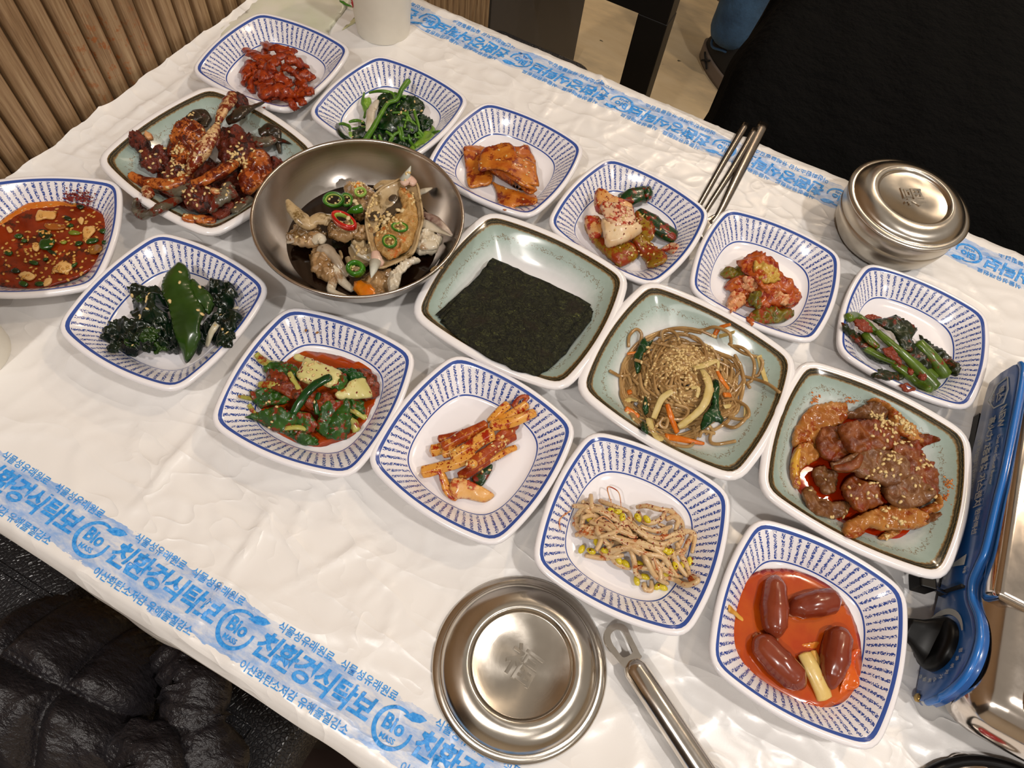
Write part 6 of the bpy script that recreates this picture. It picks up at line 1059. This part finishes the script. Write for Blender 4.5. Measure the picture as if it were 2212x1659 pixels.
def ring(p,rx,ry,tube_r,rz,tilt,mat,label,inner=True,h=1.6):
    c=w3(Q,p); M=np.array(Matrix.Rotation(rz,3,'Z')@Matrix.Rotation(tilt,3,'X')); P=[]
    for a in np.linspace(0,2*math.pi,37): P.append(np.array([rx*math.cos(a)*(1+.06*math.sin(2*a)),ry*math.sin(a),0])*.001)
    V,Fc=tubeg(P,tube_r*.001,h,10,cap=False); V=np.array(V)@M.T+c; o=add('chilli_ring',V,Fc,mat,label=label,cat='chilli ring',group='sliced chilli rings')
    if inner:
        V=[];Fc=[]
        V,Fc=tubeg([p_*.82 for p_ in P],tube_r*.00055,h*1.3,8,cap=False); V=np.array(V)@M.T+c; add('pith',V,Fc,chi,o)
        for s_ in range(5):
            a=random.random()*6.28; q=np.array([rx*.5*math.cos(a),ry*.5*math.sin(a),0])*.001; V=I1[0]*np.array([.0011,.0009,.0005])+q; V=V@M.T+c; add('chilli_seed',V,I1[1],seedm,o)
    return o
wo2+=[ring((835,620,47),7.2,5.0,1.3,.5,.5,ch,'large green chilli ring at the upper left of the bowl',h=2.6),ring((950,620,44),4.6,4.8,1.0,.9,.4,ch,'green chilli ring tucked behind the large one',h=2),ring((930,815,49),10.0,5.0,1.5,-.18,-.1,rdc,'red chilli ring in the middle of the bowl',h=2.0),ring((1455,875,50),5.8,3.8,.8,.25,.1,ch,'right green chilli ring in the carapace'),ring((1360,1010,47),5.6,4.8,.9,-.6,.1,ch,'lower green chilli ring in the carapace'),ring((1040,1270,38),5.4,4.6,2.0,.2,.3,ch,'thick green chilli piece below the carapace',h=2.2),ring((1085,545,46),4.0,3.6,1.0,0,.2,food('chilli_pale',(140,180,70),(170,200,100)),'pale green chilli ring at the back of the crab',h=1.5)]
wo2.append(tube('chilli_tip',Q,[(965,735,46),(1030,715,48),(1090,700,47)],[1.0,3.2,3.4],ch,n=6,seg=14,wob=.05,label='pointed green chilli tip between the red and green rings',cat='chilli'))
b4=[o for o in wo2 if o.type=='MESH']+list(car.children)
seeds(Q,[(1320,1060,50,60,44),(1240,930,40,60,22),(1300,640,80,30,8),(1100,640,60,60,26),(1040,660,30,40,8),(1560,800,30,60,12),(780,760,60,40,10),(1230,520,60,25,14),(740,900,30,30,7),(1150,1250,60,60,8),(1440,1100,50,30,8),(560,1180,60,160,4)],b4,'pale sesame seeds over the marinated crab and roe',seedm,size=1.15)
gar=food('garlic',(224,200,150),(236,216,176),sc=200,rough=.3)
for p in ((1350,760,44),(1340,800,44),(1310,830,44),(1440,715,46),(1030,630,44),(1050,655,43),(970,790,52),(1480,720,46)): wo2.append(blob('garlic_bit',Q,p,(2.2,1.6,1.2),gar,rz=random.random()*3,nz=.3,label='small chopped garlic bit on the marinated crab',cat='garlic',group='chopped garlic bits'))
# ---- soy relish plate at the left edge
rl=food('relish_red',(120,30,6),(150,44,8),(72,22,8),sc=60,thr=.56,sc3=50,rough=.1,bs=.5,coat=1.0)
pl=patch('relish_sauce',B0,[(330,470),(480,430),(640,420),(800,400),(1000,400),(1120,440),(1230,500),(1290,570),(1330,700),(1340,820),(1300,960),(1210,1120),(1060,1240),(900,1320),(700,1390),(480,1440),(260,1450),(0,1400),(-200,1300),(-300,1000),(-200,750),(0,650),(160,560)],rl,z=13.6,th=1.6,rough=.25,freq=160,n=900,edge=2,jag=1,grow=1.03,clamp=False,label='dark red soy and chilli relish filling the plate at the left edge',cat='sauce')
patch('oil_film',B0,[(0,620),(120,520),(250,440),(400,360),(560,345),(760,360),(900,400),(1000,430),(800,440),(560,450),(330,490),(160,580),(0,680)],juo,z=14.3,th=.6,rough=.1,n=120,clamp=False,label='orange oil film along the far side of the relish',cat='oil')
oni=food('relish_onion',(226,170,96),(234,194,130),(196,110,40),sc=40,thr=.6,rough=.2,coat=.8); scg=food('scallion_green',(20,56,14),(44,84,20),sc=80,rough=.15,coat=.9); scl=food('scallion_light',(116,128,36),(150,160,60),sc=80,rough=.2,coat=.8); lf2=food('relish_leaf',(16,30,10),(34,50,16),sc=80,rough=.15,coat=.9,bs=.7)
ro2=[pl]
for i,(o,m_,lb) in enumerate((([(470,480),(560,490),(690,500),(670,590),(560,590),(440,610)],oni,'largest pale onion square, at the far side of the relish'),([(1030,700),(1150,680),(1180,740),(1110,820),(1070,890),(1030,840)],oni,'pale pointed onion piece at the right of the relish'),([(640,1230),(740,1120),(860,1130),(900,1180),(820,1260),(700,1250)],oni,'pale square onion piece at the near side of the relish'),([(230,1280),(330,1240),(440,1290),(380,1350),(280,1330)],oni,'pale onion strip at the near left of the relish'),([(400,920),(460,880),(500,920),(460,990),(410,970)],oni,'orange onion bit left of the scallion leaf'),([(80,700),(120,690),(160,740),(110,760)],oni,'small onion bit at the far left'),([(540,1420),(560,1340),(640,1320),(620,1390)],oni,'thin onion piece at the near rim'),([(1100,960),(1220,900),(1260,960),(1130,1030)],food('relish_onion_dark',(150,90,34),(172,110,50),sc=40,rough=.15),'brownish onion square at the lower right'),([(970,620),(1000,570),(1040,590),(1010,660)],oni,'small pale garlic slice at the right'),
  ([(540,660),(660,640),(820,680),(760,720),(600,720)],food('relish_shred',(150,70,24),(176,94,40),sc=60,rough=.12),'long translucent onion slice in the middle'))): ro2.append(patch('onion_piece',B0,[(x,y,15.4) for x,y in o],m_,th=2.2,rough=.3,n=60,edge=.8,label=lb,cat='onion piece',group='onion pieces in the relish'))
for i,(x,y,rx,ry,a,m_) in enumerate(((870,670,2.6,2.0,.3,scg),(920,760,4.6,2.2,.5,scl),(785,875,2.3,2.0,0,scl),(975,890,2.8,2.3,.8,scg),(1270,740,2.6,2.2,.3,scg),(1290,880,2.2,2.0,.1,scg),(230,800,3.2,2.4,.2,scg),(300,860,2.4,1.8,.5,scg),(110,1010,3.2,2.2,.1,scg),(420,1130,3.8,2.2,.2,scg),(290,1390,3.6,2.4,.1,scg),(490,1390,3.4,2.2,.4,scg),(565,1090,1.8,1.2,1.2,scg),(915,1160,1.4,3.0,0,scg),(1140,860,3.0,4.6,-.6,scg),(830,580,3.8,1.8,0,lf2),(990,440,3.0,2.2,.2,lf2),(190,1230,3.5,2.2,.3,lf2),(640,1000,5.0,1.6,0,lf2))):
    ro2.append(blob('scallion_slice',B0,(x,y,15.4),(rx,ry,1.3),m_,rz=a,nz=.35,fr=3,label='chopped green scallion slice floating in the relish',cat='scallion',group='scallion slices in the relish'))
ro2.append(patch('scallion_leaf',B0,[(490,860,16),(560,830,17),(680,840,17),(660,920,17),(600,970,16),(500,960,16)],scg,th=1.8,bulge=1,rough=.8,n=100,label='shiny dark green scallion leaf in the middle of the relish',cat='scallion')); ro2.append(patch('green_leaf',B0,[(470,760,16),(520,720,16),(640,770,16),(640,820,16),(520,820,16)],lf2,th=1.8,rough=1.5,n=120,jag=1,label='crumpled black-green leaf in the middle of the relish',cat='leaf'))
seeds(B0,[(600,900,330,260,120),(1150,620,90,70,14),(800,1250,200,100,40),(200,900,150,250,30)],ro2,'sesame seeds floating in the dark relish',food('sesame_wet',(206,130,60),(222,160,90),sc=400,rough=.2),size=1.0)

number_off([o for o in COL.objects if o.parent is None])
